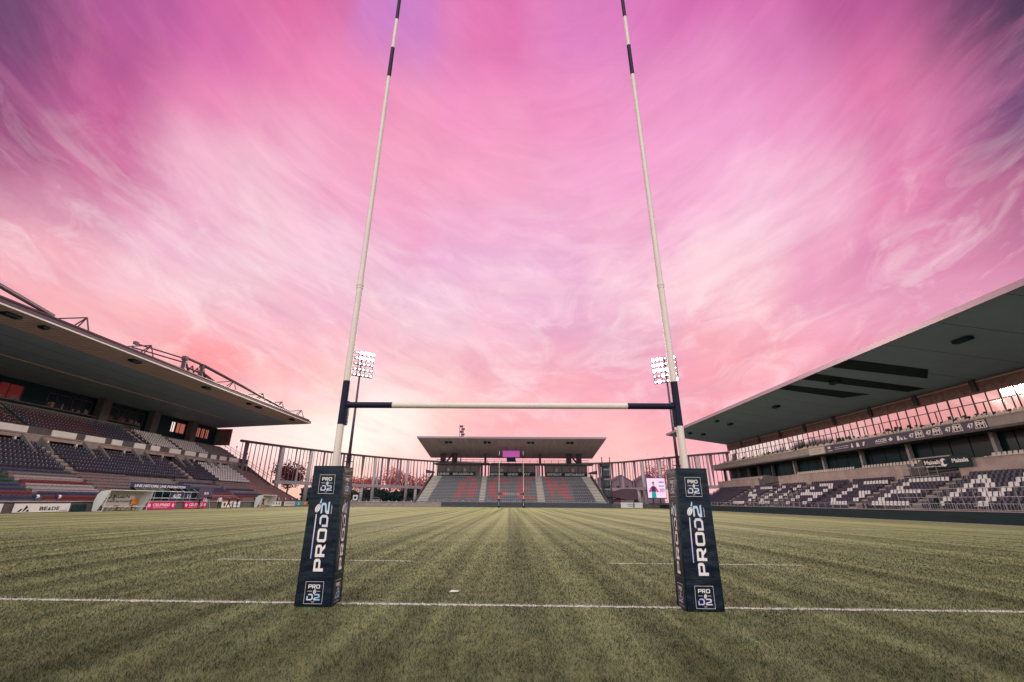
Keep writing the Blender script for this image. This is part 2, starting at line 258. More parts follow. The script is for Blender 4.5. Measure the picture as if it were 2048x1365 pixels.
# ------------------------------------------------------------------ materials
M = dict(
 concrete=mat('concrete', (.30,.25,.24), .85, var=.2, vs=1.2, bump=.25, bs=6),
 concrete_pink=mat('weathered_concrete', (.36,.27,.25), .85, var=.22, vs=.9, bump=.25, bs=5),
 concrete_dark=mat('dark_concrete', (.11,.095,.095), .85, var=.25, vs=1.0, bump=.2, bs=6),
 terrace=mat('terrace_concrete', (.20,.165,.16), .9, var=.25, vs=1.3),
 terrace_red=mat('red_painted_terrace', (.32,.10,.095), .8, var=.25, vs=1.5),
 terrace_olive=mat('grey_bench_terrace', (.20,.19,.17), .85, var=.2, vs=1.5),
 white=mat('white_paint', (.72,.68,.66), .5, var=.06, vs=1.5),
 cream=mat('cream_paint', (.74,.60,.53), .35, var=.05, vs=3, spec=.4),
 navy=mat('navy_paint', (.012,.012,.03), .45, var=.1),
 purplepaint=mat('purple_paint', (.11,.03,.13), .45, var=.1),
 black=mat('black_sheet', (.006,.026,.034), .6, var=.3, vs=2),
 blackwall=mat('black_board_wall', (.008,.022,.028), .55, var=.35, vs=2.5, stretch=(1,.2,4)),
 steel=mat('galvanised_steel', (.33,.32,.33), .45, .6, var=.1),
 darksteel=mat('dark_steel', (.06,.05,.055), .5, .3, var=.1),
 mauvesteel=mat('mauve_painted_steel', (.095,.06,.075), .5, .1, var=.1),
 soffit=mat('soffit_sheet', (.33,.44,.56), .75, var=.06, vs=.4),
 soffit_l=mat('dark_soffit_sheet', (.31,.39,.52), .7, var=.1, vs=.4),
 slats=mat('brown_slat_cladding', (.30,.235,.225), .7, var=.12, vs=.8),
 slatgap=mat('slat_shadow_gap', (.05,.035,.04), .8),
 fascia_r=mat('mauve_fascia', (.33,.22,.28), .35, .2, var=.08),
 roofmetal=mat('roof_metal', (.32,.27,.28), .4, .4, var=.1),
 white_line=mat('white_line_paint', (.75,.72,.68), .8, var=.2, vs=25),
 glassdark=mat('dark_glass', (.006,.024,.030), .22, var=0, spec=.18),
 mirror=mat('sunset_reflecting_glass', (.80,.78,.78), .06, 1., var=0),
 rust=mat('rust_brown_cladding', (.22,.13,.12), .7, var=.35, vs=1.8),
 strip=mat('light_cladding_strip', (.50,.34,.30), .5),
 purple=mat('purple_seat_plastic', (.034,.024,.055), .42, var=.1),
 bluepurple=mat('slate_blue_seat_plastic', (.026,.030,.062), .42, var=.1),
 maroon=mat('maroon_seat_plastic', (.06,.020,.038), .42, var=.1),
 seatwhite=mat('white_seat_plastic', (.60,.55,.56), .4, var=.05),
 seatcream=mat('cream_seat_plastic', (.56,.47,.42), .45, var=.08),
 seatgrey=mat('grey_seat_plastic', (.085,.09,.12), .45, var=.1),
 seatred=mat('red_seat_plastic', (.38,.035,.05), .45, var=.1),
 seatblack=mat('black_seat_plastic', (.012,.018,.022), .5),
 plate=mat('seat_number_plate', (.7,.68,.7), .4, var=0),
 vinyl=mat('navy_vinyl', (.0035,.007,.017), .33, var=.25, vs=3, bump=1.0, bs=3.2, spec=.24, stretch=(1,1,1.8)),
 print_white=mat('print_white', (.80,.68,.66), .5, var=.04),
 pink=mat('magenta_board', (.62,.01,.16), .45, var=.05),
 teal=mat('teal_board', (.05,.45,.50), .5, var=.05),
 orange=mat('orange_board', (.75,.25,.05), .5, var=.05),
 red=mat('red_paint', (.17,.035,.045), .5, var=.1),
 green=mat('green_bench_plastic', (.03,.07,.055), .6, var=.15),
 text_black=mat('black_print', (.015,.015,.02), .5, var=0),
 purpleboard=mat('purple_board', (.075,.058,.11), .5, var=.08),
 blueboard=mat('navy_board', (.02,.035,.10), .5, var=.08),
 skin=mat('skin', (.50,.27,.20), .6, var=0), cloth_white=mat('white_cloth', (.72,.66,.68), .8, var=.05),
 cloth_black=mat('black_cloth', (.015,.02,.025), .8, var=.1), denim=mat('denim', (.13,.17,.30), .8, var=.1), hair=mat('hair', (.02,.015,.012), .7),
 leaf_red=mat('red_leaf', (.50,.06,.08), .6, var=.4, vs=2), leaf_orange=mat('orange_leaf', (.60,.15,.13), .6, var=.3, vs=2),
 leaf_dark=mat('dark_leaf', (.022,.040,.038), .7, var=.4, vs=1.5), leaf_brown=mat('brown_leaf', (.12,.035,.04), .7, var=.4, vs=2),
 bark=mat('bark', (.09,.05,.05), .9, var=.2),
)
for n_ in ('leaf_red', 'leaf_orange', 'leaf_brown'):
    m_ = M[n_]; nt_ = m_.node_tree; pb = nt_.nodes['Principled BSDF']; ou = nt_.nodes['Material Output']
    tr_ = nt_.nodes.new('ShaderNodeBsdfTranslucent'); mx_ = nt_.nodes.new('ShaderNodeMixShader'); mx_.inputs[0].default_value = .55
    nt_.links.new(pb.inputs['Base Color'].links[0].from_socket, tr_.inputs[0]); nt_.links.new(pb.outputs[0], mx_.inputs[1]); nt_.links.new(tr_.outputs[0], mx_.inputs[2]); nt_.links.new(mx_.outputs[0], ou.inputs[0])
def grad_mat(name, stops, axis='Z', lo=0, hi=1):
    m = bpy.data.materials.new(name); m.use_nodes = True; nt = m.node_tree; N = nt.nodes.new; L = nt.links.new
    b = nt.nodes['Principled BSDF']; b.inputs['Roughness'].default_value = .45
    tc = N('ShaderNodeTexCoord'); sp = N('ShaderNodeSeparateXYZ'); L(tc.outputs['Object'], sp.inputs[0])
    r = N('ShaderNodeMapRange'); r.inputs[1].default_value = lo; r.inputs[2].default_value = hi; L(sp.outputs[axis], r.inputs[0])
    cr = N('ShaderNodeValToRGB'); L(r.outputs[0], cr.inputs[0]); e = cr.color_ramp.elements
    e[0].color = (*stops[0], 1); e[1].color = (*stops[-1], 1)
    for k, c in enumerate(stops[1:-1]): q = e.new((k+1)/(len(stops)-1)); q.color = (*c, 1)
    L(cr.outputs[0], b.inputs['Base Color']); return m
# prints on the pads that fade from white through lilac to blue, as printed
M['print_fade'] = grad_mat('print_lilac_blue', [(.14,.30,.55),(.50,.40,.70),(.72,.62,.66),(.30,.50,.75)], 'Z', .5, 1.45)
M['print_fade_small'] = grad_mat('print_lilac_small', [(.55,.45,.70),(.70,.62,.70),(.30,.50,.72)], 'Z', 1.58, 1.72)
# ------------------------------------------------------------------ pitch
def grass_mat(name, blade=False, white=False):
    m = bpy.data.materials.new(name); m.use_nodes = True; nt = m.node_tree; N = nt.nodes.new; L = nt.links.new
    b = nt.nodes['Principled BSDF']; b.inputs['Roughness'].default_value = .75; b.inputs['Specular IOR Level'].default_value = .05
    b.inputs['Roughness'].default_value = .85
    b.inputs['Sheen Weight'].default_value = .0 if blade else .30; b.inputs['Sheen Roughness'].default_value = .6; b.inputs['Sheen Tint'].default_value = (.94, .85, .42, 1)
    tc = N('ShaderNodeTexCoord')
    def noise(sc, det, scale=(1,1,1), ro=.6, out=0):
        mp = N('ShaderNodeMapping'); mp.inputs['Scale'].default_value = scale; L(tc.outputs['Object'], mp.inputs[0])
        n = N('ShaderNodeTexNoise'); n.inputs['Scale'].default_value = sc; n.inputs['Detail'].default_value = det; n.inputs['Roughness'].default_value = ro
        L(mp.outputs[0], n.inputs['Vector']); return n.outputs[out]
    def mr(v, a, b_, c, d):
        r = N('ShaderNodeMapRange'); L(v, r.inputs[0])
        for i, q in zip((1,2,3,4), (a,b_,c,d)): r.inputs[i].default_value = q
        return r.outputs[0]
    def mix(f, a, b_):
        n = N('ShaderNodeMix'); n.data_type = 'RGBA'
        if isinstance(f, float): n.inputs[0].default_value = f
        else: L(f, n.inputs[0])
        for s, v in ((n.inputs[6], a), (n.inputs[7], b_)):
            if isinstance(v, tuple): s.default_value = (*v, 1)
            else: L(v, s)
        return n.outputs[2]
    def mul(a, b_):
        n = N('ShaderNodeMath'); n.operation = 'MULTIPLY'
        for s, v in zip(n.inputs, (a, b_)):
            if isinstance(v, (int, float)): s.default_value = v
            else: L(v, s)
        return n.outputs[0]
    G = GRASS
    c = mix(mr(noise(.9, 6, (1,.8,1)), .36, .64, 0, 1), G[0], G[1])              # bare/dense patches
    c = mix(mr(noise(5., 5, (1,.7,1)), .42, .70, 0, .75), c, G[2])               # darker tufts
    c = mix(mr(noise(2.2, 6, (.5,2.2,1)), .5, .75, 0, .5), c, G[3])             # dry straw
    # mower lines along the pitch and wide passes across it
    st = mr(noise(1.3, 2, (1.0,.008,1), .6), .38, .62, .62, 1.34)
    clump = mr(noise(9, 3, (1,.8,1), .7), .36, .64, .72, 1.28)
    st2 = mr(noise(.33, 2, (.9,.01,1), .5), .4, .6, .91, 1.09)
    cr = mr(noise(.55, 2, (.02,1.0,1), .5), .4, .6, .93, 1.07)
    worn = mr(noise(.8, 4, (.45,1.6,1)), .54, .72, 1., .70)                     # trampled ground near the goal line
    fn = mr(noise(38 if not blade else 120, 4, (1,.55,1), .8),   .34, .66, .62 if not blade else .24, 1.10 if not blade else 1.65)
    k = mul(mul(mul(st, st2), mul(cr, clump)), mul(worn, fn))
    v = N('ShaderNodeVectorMath'); v.operation = 'SCALE'; L(c, v.inputs[0]); L(k, v.inputs['Scale'])
    col = v.outputs[0]
    if white: col = mix(mr(noise(22, 6), .34, .56, .05, .95), col, (.66,.62,.56))
    L(col, b.inputs['Base Color'])
    if not blade:
        L(mul(mul(st, cr), .30), b.inputs['Sheen Weight'])
        bp = N('ShaderNodeBump'); bp.inputs['Strength'].default_value = .9; bp.inputs['Distance'].default_value = .03
        L(noise(60, 5, (1,.6,1), .75), bp.inputs['Height']); L(bp.outputs[0], b.inputs['Normal'])
    return m
GRASS = ((.096,.106,.046), (.052,.068,.034), (.010,.028,.024), (.112,.102,.056))
gm = grass_mat('pitch_turf'); gmb = grass_mat('turf_blade', True); gmw = grass_mat('limed_turf', True, True)
b = MB()
b.q((-1500,-1500,-.02), (1500,-1500,-.02), (1500,1500,-.02), (-1500,1500,-.02))
lab(b.build('ground', mat('outer_ground', (.09,.08,.075), .9, vs=.1)), 'dark tarmac and earth ground outside the pitch', 'ground', kind='structure')
b = MB(); b.q((-46.6,-30,0), (36.9,-30,0), (36.9,112.0,0), (-46.6,112.0,0))
lab(b.build('pitch', gm), 'olive green rugby pitch with mower lines running to the far goal', 'pitch', kind='structure')
# lines: thin ragged sheets
def line(mb, x0, y0, x1, y1, w, step=.05):
    d = Vector((x1-x0, y1-y0, 0)); n = max(2, int(d.length/step)); d.normalize(); s = Vector((-d.y, d.x, 0)); i = len(mb.v)
    Lh = math.hypot(x1-x0, y1-y0)
    for k in range(n+1):
        p = Vector((x0, y0, .004))+d*(Lh*k/n)
        a = w/2*(1+rnd.uniform(-.5,.45)); c = w/2*(1+rnd.uniform(-.5,.45))
        mb.v += [tuple(p+s*a), tuple(p-s*c)]
    for k in range(n): mb.f.append((i+2*k+1, i+2*k+3, i+2*k+2, i+2*k)); mb.m.append(mb.mi)
LINES = [(-34.5,0,34.5,0,.115,.04), (-7.44,5,-2.44,5,.11,.05), (2.45,5,7.31,5,.11,.05),
         (-34.5,22,34.5,22,.10,.2), (-34.5,40,34.5,40,.08,.4), (-34.5,51.6,34.5,51.6,.1,.4), (-34.5,81,34.5,81,.1,.5), (-34.5,103.3,34.5,103.3,.1,.5),
         (-34.5,-8,-34.5,112,.08,.3), (34.5,-8,34.5,112,.08,.3),
         (-19.6,10,-19.6,14,.08,.1), (-19.6,20,-19.6,25,.08,.1), (-29.5,10,-29.5,15,.08,.1), (12.3,20,12.3,25,.08,.1), (19.6,8,19.6,12,.08,.1), (29.5,19,29.5,25,.08,.1),
         (-12.5,98.3,-7.5,98.3,.1,.3), (7.5,98.3,12.5,98.3,.1,.3), (-2.5,98.3,2.5,98.3,.1,.3)]
b = MB()
for l in LINES: line(b, *l)
lab(b.build('pitch_markings', gmw), 'white chalk lines painted on the grass', 'pitch lines', kind='structure')
# blades of grass near the camera
def blades(n, seed):
    rg = np.random.default_rng(seed); d0, d1 = 1.75, 34.0
    d = d0*(d1/d0)**(rg.random(n)**1.12)                       # evenly spread by distance in octaves, thinning out far away
    y = -7.63+d; x = rg.uniform(-1, 1, n)*(d*1.22+.5)+.05
    fade = np.clip((34-d)/20, .15, 1); sz = np.clip(d/4.5, .75, 3.2)
    clump = 0.5+.5*np.sin(x*7+np.sin(y*5)*2.3)*np.sin(y*8.3+x*2.1+1)
    hh = .036*(.40+.8*rg.random(n))*(.7+.45*clump)*(.75+.25*fade); a = rg.random(n)*2*np.pi; w = .0050*sz*(.6+.8*rg.random(n))*fade**.5
    lx = rg.normal(0, .55, n)*hh; ly = rg.normal(0, .55, n)*hh
    dx, dy = np.cos(a)*w/2, np.sin(a)*w/2
    V = np.empty((n, 3, 3)); V[:, 0] = np.stack([x-dx, y-dy, 0*x], 1); V[:, 1] = np.stack([x+dx, y+dy, 0*x], 1); V[:, 2] = np.stack([x+lx, y+ly, hh], 1)
    online = ((np.abs(y) < .055) | ((np.abs(y-5) < .05) & (np.abs(np.abs(x)-4.9) < 2.45))) & (rg.random(n) < .8)
    keep = ~((np.abs(np.abs(x)-2.86) < .30) & (np.abs(y) < .30))
    return V[keep], online[keep]
VV, on = blades(460000, 5)
nb = len(VV)
me = bpy.data.meshes.new('grass_blades'); me.vertices.add(nb*3); me.loops.add(nb*3); me.polygons.add(nb)
me.vertices.foreach_set('co', VV.reshape(-1).astype(np.float32)); me.loops.foreach_set('vertex_index', np.arange(nb*3, dtype=np.int32))
me.polygons.foreach_set('loop_start', np.arange(0, nb*3, 3, dtype=np.int32)); me.polygons.foreach_set('loop_total', np.full(nb, 3, dtype=np.int32))
me.materials.append(gmb); me.materials.append(gmw); me.polygons.foreach_set('material_index', on.astype(np.int32)); me.update()
o = bpy.data.objects.new('grass_blades', me); COL.objects.link(o)
lab(o, 'short mown grass blades around the near goal', 'grass', kind='stuff')
b = MB(); b.mi = 0
b.v += [(-.99,.88,.022), (-.85,.86,.030), (-.83,.97,.026), (-.97,.99,.032), (-.99,.88,.018), (-.85,.86,.026), (-.83,.97,.022), (-.97,.99,.028)]
b.f += [(0,1,2,3), (7,6,5,4), (0,4,5,1), (1,5,6,2), (2,6,7,3), (3,7,4,0)]; b.m += [0]*6
lab(b.build('paper_scrap', M['white']), 'small white scrap of paper lying on the grass just beyond the goal line', 'litter')

# ------------------------------------------------------------------ goals
def goal(Y, label, detail=True):
    S = 2.86; root = empty('goal_posts', (0, Y, 0), label, 'rugby posts', 'pair of rugby goals at the two ends')
    bands = [(0,2.63,'cream',.060,.060), (2.63,3.39,'navy',.060,.060), (3.39,5.26,'cream',.060,.056), (5.26,10.74,'cream',.052,.046),
             (10.74,11.71,'navy',.046,.0445), (11.71,12.72,'cream',.0445,.043), (12.72,13.7,'navy',.043,.041)]
    n = 20 if detail else 8
    for s in (-1, 1):
        b = MB(); ms = [M['cream'], M['navy']]
        for z0, z1, c, r0, r1 in bands:
            b.mi = 0 if c == 'cream' else 1; b.tube((s*S, Y, z0), (s*S, Y, z1), r0, r1, n, caps=False)
        b.mi = 1; b.tube((s*S, Y, 13.69), (s*S, Y, 13.71), .045, n=n)
        u = b.build('upright', ms, root, smooth=True)
        b = MB(); b.tube((s*S, Y, 5.20), (s*S, Y, 5.32), .061, n=n); b.tube((s*S, Y, 5.25), (s*S, Y, 5.27), .067, n=n)
        b.build('joint_sleeve', M['cream'], u)
        b = MB(); b.box(s*(S-.10) if s > 0 else -S+.0, s*S if s > 0 else -S+.10, Y-.03, Y+.03, 2.62, 3.03)
        b.tube((s*(S-.09), Y-.04, 2.68), (s*(S-.09), Y+.04, 2.68), .012, n=6); b.tube((s*(S-.09), Y-.04, 2.8), (s*(S-.09), Y+.04, 2.8), .012, n=6)
        b.build('bracket', M['navy'], u)
    b = MB(); r = .052
    for x0, x1, c in ((-S+.055,-2.01,1), (-2.01,2.02,0), (2.02,S-.055,1)):
        b.mi = c; b.tube((x0, Y, 2.965), (x1, Y, 2.965), r, n=n, caps=True)
    b.build('crossbar', [M['cream'], M['navy']], root, smooth=False)
    return root
goal(0, 'tall near rugby posts in the foreground with white and dark banded uprights')
goal(103.3, 'small distant rugby posts in front of the far end stand', False)

# squarish sports lettering, unit height
GL = {
 'P': (.95, [[(0,0),(.23,0),(.23,.33),(.78,.33),(.95,.48),(.95,.86),(.82,1),(0,1)], [(.23,.53),(.23,.80),(.68,.80),(.73,.76),(.73,.57),(.68,.53)]]),
 'R': (1.0, [[(0,0),(.23,0),(.23,.31),(.42,.31),(.70,0),(1.0,0),(.70,.33),(.80,.34),(.95,.48),(.95,.86),(.82,1),(0,1)], [(.23,.53),(.23,.80),(.68,.80),(.73,.76),(.73,.57),(.68,.53)]]),
 'O': (1.08, [[(.16,0),(.92,0),(1.08,.15),(1.08,.85),(.92,1),(.16,1),(0,.85),(0,.15)], [(.28,.2),(.23,.25),(.23,.75),(.28,.8),(.80,.8),(.85,.75),(.85,.25),(.80,.2)]]),
 'D': (1.15, [[(0,0),(.88,0),(1.15,.22),(1.15,.78),(.88,1),(.32,1),(.18,.80),(.76,.80),(.90,.70),(.90,.30),(.76,.20),(.23,.20),(.23,.66),(0,.66)]]),
 '2': (1.12, [[(0,0),(1.20,0),(1.12,.19),(.30,.19),(.36,.30),(.92,.38),(1.08,.50),(1.08,.86),(.92,1),(.02,1),(.10,.80),(.78,.80),(.84,.75),(.84,.60),(.78,.55),(.20,.47),(.0,.28)]]),
}
GGEO = {k: (w, curve_mesh(s)) for k, (w, s) in GL.items()}
def put_glyphs(mb, txt, org, ex, ey, h, gap=.14, sx=1.0):
    org, ex, ey = Vector(org), Vector(ex), Vector(ey); x = 0
    for ch in txt:
        w, (v, f) = GGEO[ch]; i = len(mb.v)
        for a in v: mb.v.append(tuple(org+ex*((x+a[0])*h*sx)+ey*(a[1]*h)))
        for g in f: mb.f.append(tuple(i+k for k in g)); mb.m.append(mb.mi)
        x += w+gap
    return (x-gap)*h*sx
def padmap(v):
    x, y, z = v; t = z/1.93; return (x*.955*(1-.115*t)+PADLEAN*(1-t), -.28+.02*t+(y+.28)*.74*(1+.16*t), z)
def disp(x, z, face):
    return .006*mnoise.noise(Vector((x*5+face*7.3, z*4.2, face*3.1)))+.0035*mnoise.noise(Vector((x*3+face, z*17, 5.5+face)))
def vinyl_pad(X, Y, label, detail=True, seed=0):
    root = empty('post_pad', (X, Y, 0), label, 'post pad', 'padded covers round the goal uprights')
    W = .28; Z0, Z1 = .012, 1.93; nz = 60 if detail else 6; nx = 14 if detail else 2
    b = MB(); b.local = True
    dirs = [((1,0),(0,-1)), ((0,1),(1,0)), ((-1,0),(0,1)), ((0,-1),(-1,0))]       # tangent, outward
    def pt(face, u, z, off=0):
        t, o = dirs[face]; e = (1-abs(u)/W); edge = min(1, e*9); pw = W-.012*(1-edge)**2
        d = disp(u, z, face+seed)*edge+off
        return (t[0]*u+o[0]*(pw+d), t[1]*u+o[1]*(pw+d), z)
    for fc in range(4):
        i = len(b.v)
        for k in range(nz+1):
            for j in range(nx+1):
                u = -W+2*W*j/nx; u2 = u*(1-.010/W) if abs(u) > W*.99 else u
                b.v.append(pt(fc, u2, Z0+(Z1-Z0)*k/nz))
        for k in range(nz):
            for j in range(nx): a = i+k*(nx+1)+j; b.f.append((a, a+1, a+nx+2, a+nx+1)); b.m.append(0)
    # corner seams and the top lid with a slit for the post
    b.v = [padmap(v) for v in b.v]
    b.build('padding', M['vinyl'], root, smooth=True)
    b = MB(); b.local = True; w = W-.006; h = .066
    for s1, s2 in ((-1,-1),(1,-1),(1,1),(-1,1)):
        b.tube((s1*(W-.010), s2*(W-.010), Z0), (s1*(W-.010), s2*(W-.010), Z1), .0105, n=8)
    for a, c in (((-w,-w),(w,-w)),((w,-w),(w,w)),((w,w),(-w,w)),((-w,w),(-w,-w))): b.tube((*a, Z1), (*c, Z1), .010, n=8)
    b.v = [padmap(v) for v in b.v]
    b.build('piping', M['black'], root, smooth=True)
    b = MB(); b.local = True; z = Z1+.003
    h0, h1 = .003, .186; b.box(-w, w, -w, h0, z-.03, z+.004); b.box(-w, w, h1, w, z-.03, z+.006); b.box(-w, -h, h0+.001, h1-.001, z-.03, z+.002); b.box(h, w, h0+.001, h1-.001, z-.03, z+.005); b.v = [padmap(v) for v in b.v]
    b.build('top_cover', M['vinyl'], root)
    OFF = -(W+.0085) if detail else -(W+.03)
    for fc in range(4) if detail else (0,):
        ang = fc*math.pi/2
        def fin(mb, name, m, par):
            v2 = []
            for (x, yy, z) in mb.v:
                v2.append((x, -(W+.0035)-disp(x, z, fc+seed)*min(1,(1-abs(x)/W)*9)+yy, z))
            ca, sa = math.cos(ang), math.sin(ang)
            mb.v = [padmap((x*ca-yy*sa, x*sa+yy*ca, z)) for x, yy, z in v2]; mb.local = True
            return mb.build(name, m, par)
        ex, ey = (1,0,0), (0,0,1)
        for zc in (.415, 1.475):
            b = MB(); n = 14
            for k in range(n):
                a0, a1 = -.262+.524*k/n, -.262+.524*(k+1)/n; b.q((a0,.0005,zc-.004), (a1,.0005,zc-.004), (a1,-.003,zc), (a0,-.003,zc)); b.q((a0,-.003,zc), (a1,-.003,zc), (a1,.0005,zc+.004), (a0,.0005,zc+.004))
            fin(b, 'seam', M['black'], root)
        for nm, zc in (('lower', .185), ('upper', 1.665)):
            b = MB(); b.mi = 0; s = .141; t = .004
            n = 8
            for k in range(n):       # frame in short lengths so it follows the cover
                a0 = -s+2*s*k/n; a1 = -s+2*s*(k+1)/n
                for zz in (-s, s-t): b.q((a0,0,zc+zz), (a1,0,zc+zz), (a1,0,zc+zz+t), (a0,0,zc+zz+t))
                for xx in (-s, s-t): b.q((xx,0,zc+a0), (xx+t,0,zc+a0), (xx+t,0,zc+a1), (xx,0,zc+a1))
            put_glyphs(b, 'PRO', (-.094,0,zc+.052), ex, ey, .050, .10, 1.12)
            tw = put_text(b, 'RUGBY', (-.024,0,zc-.122), ex, ey, .011)
            b.mi = 1; put_glyphs(b, 'D2', (-.104,0,zc-.097), ex, ey, .080, .14, 1.06)
            b.q((-.100,0,zc+.014), (-.028,0,zc+.014), (-.028,0,zc+.020), (-.100,0,zc+.020)); b.q((.04,0,zc+.014), (.100,0,zc+.014), (.100,0,zc+.020), (.04,0,zc+.020))
            b.mi = 0; _ball(b, .010, zc+.012, .021, .032, -.35, -.0016)
            fin(b, 'badge', [M['print_white'], M['print_badge']], root)
        b = MB(); b.mi = 0
        put_glyphs(b, 'PRO', (.100,0,.455), (0,0,1), (-1,0,0), .155, .14, 1.12)
        _ball(b, -.105, 1.315, .042, .066, -.55, -.0016)
        put_text(b, 'RUGBY', (.145,0,1.24), (0,0,1), (-1,0,0), .014, .13)
        b.mi = 1; put_glyphs(b, 'D2', (.100,0,1.05), (0,0,1), (-1,0,0), .150, .10, .98)
        for k in range(12):
            z0 = .62+.61*k/12; z1 = .62+.61*(k+1)/12
            b.q((-.128,0,z0), (-.110,0,z0), (-.110,0,z1), (-.128,0,z1))
        b.q((-.085,0,1.385), (-.055,0,1.385), (-.045,0,1.44), (-.06,0,1.455))
        fin(b, 'lettering', [M['print_white'], M['print_fade']], root)
    return root
def _ball(mb, cx, cz, rx, rz, tilt, y):
    n = 20; i = len(mb.v); mb.v.append((cx, y, cz)); mb0 = mb.mi
    for k in range(n):
        a = 2*math.pi*k/n; u = rx*math.cos(a)*abs(math.cos(a))**.1; w = rz*math.sin(a)
        mb.v.append((cx+u*math.cos(tilt)-w*math.sin(tilt), y, cz+u*math.sin(tilt)+w*math.cos(tilt)))
    for k in range(n): mb.f.append((i, i+1+k, i+1+(k+1) % n)); mb.m.append(mb.mi)
    mb.mi = 2                                                    # seams
    for s in (-.35, .35):
        for k in range(6):
            a0, a1 = -1+k/3, -1+(k+1)/3; f = lambda a: (rx*s*(1-a*a*.6), rz*a*.95)
            (u0, w0), (u1, w1) = f(a0), f(a1); T = lambda u, w, d: (cx+(u+d)*math.cos(tilt)-w*math.sin(tilt), y*2.2, cz+(u+d)*math.sin(tilt)+w*math.cos(tilt))
            mb.q(T(u0,w0,-.0015), T(u0,w0,.0015), T(u1,w1,.0015), T(u1,w1,-.0015))
    mb.mi = mb0
M['print_badge'] = grad_mat('print_badge_fade', [(.42,.36,.66),(.66,.60,.68),(.28,.48,.72)], 'X', -.14, .14)
_ob = MB.build
def _b2(s, name, mats, parent=None, smooth=False, recalc=False):
    if isinstance(mats, list) and s.m and max(s.m) >= len(mats): mats = mats+[M['navy']]
    return _ob(s, name, mats, parent, smooth, recalc)
MB.build = _b2
PADLEAN = .055
vinyl_pad(-2.86, 0, 'dark blue printed pad round the left upright of the near posts', seed=0)
PADLEAN = -.075
vinyl_pad(2.86, 0, 'dark blue printed pad round the right upright of the near posts', seed=11)
for s, w in ((-1, 'left'), (1, 'right')):
    r = empty('post_pad', (s*2.86, 103.3, 0), 'small dark pad round the %s upright of the distant posts' % w, 'post pad', 'padded covers round the goal uprights')
    b = MB(); b.local = True; b.prism([(-.25,-.25,.01), (.25,-.25,.01), (.25,.25,.01), (-.25,.25,.01)], (0,0,1.85)); b.build('padding', M['vinyl'], r)
    b = MB(); b.local = True
    put_glyphs(b, 'PRO', (.08,-.255,.45), (0,0,1), (-1,0,0), .15, .14, 1.2); put_glyphs(b, 'D2', (.08,-.255,1.1), (0,0,1), (-1,0,0), .15, .14, 1.1)
    b.build('lettering', M['print_white'], r)
# ------------------------------------------------------------------ seats
def seat_geo():
    """bucket seat facing -y, 0.44 wide, origin on the tread at its front edge; returns verts, faces, mats"""
    b = MB()
    w = .205
    # pan
    b.q((-w,.10,.40), (w,.10,.40), (w*.95,.44,.37), (-w*.95,.44,.37)); b.q((-w,.10,.40), (-w,.10,.36), (w,.10,.36), (w,.10,.40))
    # shell back, slightly dished, with rolled top
    b.q((-w,.42,.38), (-w*.5,.47,.37), (-w*.55,.56,.80), (-w*.98,.52,.76)); b.q((-w*.5,.47,.37), (w*.5,.47,.37), (w*.55,.56,.80), (-w*.55,.56,.80))
    b.q((w*.5,.47,.37), (w,.42,.38), (w*.98,.52,.76), (w*.55,.56,.80)); b.q((-w*.55,.56,.80), (w*.55,.56,.80), (w*.5,.60,.78), (-w*.5,.60,.78))
    b.mi = 1; b.box(-w*.7, w*.7, .42, .46, .05, .36)
    return b
_sg = seat_geo(); SV = np.array(_sg.v); SF = _sg.f; SM = _sg.m
_pl = MB(); _pl.q((-.035,.515,.70), (.035,.515,.70), (.035,.525,.75), (-.035,.525,.75)); PV = np.array(_pl.v)
SEATS = []      # (x, y, z, rot, colour, plate, stand, row label)
SCOL = {'purple': 'purple', 'blue': 'bluepurple', 'maroon': 'maroon', 'white': 'seatwhite', 'cream': 'seatcream', 'grey': 'seatgrey', 'red': 'seatred', 'black': 'seatblack'}
F57 = {'A': ["01110","11011","11011","11011","11111","11011","11011"], 'G': ["01110","11011","11000","11000","11011","11011","01110"],
       'E': ["11111","11000","11000","11110","11000","11000","11111"], 'N': ["11001","11101","11101","11111","10111","10111","10011"],
       'S': ["01111","11000","11000","01110","00011","00011","11110"], 'U': ["11011","11011","11011","11011","11011","11011","01110"]}
ORD = ['first', 'second', 'third', 'fourth', 'fifth', 'sixth', 'seventh', 'eighth', 'ninth', 'tenth', 'eleventh', 'twelfth', 'thirteenth', 'fourteenth', 'fifteenth', 'sixteenth', 'seventeenth', 'eighteenth', 'nineteenth', 'twentieth']

def stepped(mb, ax, sgn, rows, v0, v1, zb):
    """rows: list of (u0,u1,ztop) solid steps; ax 'X' means u runs along X*sgn and v along Y"""
    for u0, u1, z in rows:
        a, c = sorted((sgn*u0, sgn*u1))
        if ax == 'X': mb.box(a, c, v0, v1, zb, z)
        else: mb.box(v0, v1, u0, u1, zb, z)

# ================================================================== LEFT STAND  (u = -X)
LS = empty('grandstand', (-47, 60, 0), 'long left grandstand with brown slatted roof edge and steel masts on top', 'grandstand')
BEN = [(47.4+.8*i, 48.2+.8*i, .75+.395*i) for i in range(10)]                 # bench tier
PUR = [(55.4+.80*i, 56.2+.80*i, 4.35+.49*i) for i in range(7)]                # purple tier
UPP = [(62.0+.80*i, 62.8+.80*i, 9.25+.47*i) for i in range(7)]               # upper tier
UST = [(67.6+.6*i, 68.2+.6*i, 12.35+.3*i) for i in range(2)]
LY0, LY1 = 14.0, 100.0
b = MB(); stepped(b, 'X', -1, BEN, LY0, LY1, 0); stepped(b, 'X', -1, PUR, LY0, LY1, 3)
b.build('lower_terrace', M['terrace'], LS)
b = MB(); stepped(b, 'X', -1, UPP, LY0, LY1, 8.9); stepped(b, 'X', -1, UST, LY0, LY1, 8.9); b.box(-70.5, -68.8, LY0, LY1, 8.9, 12.9)
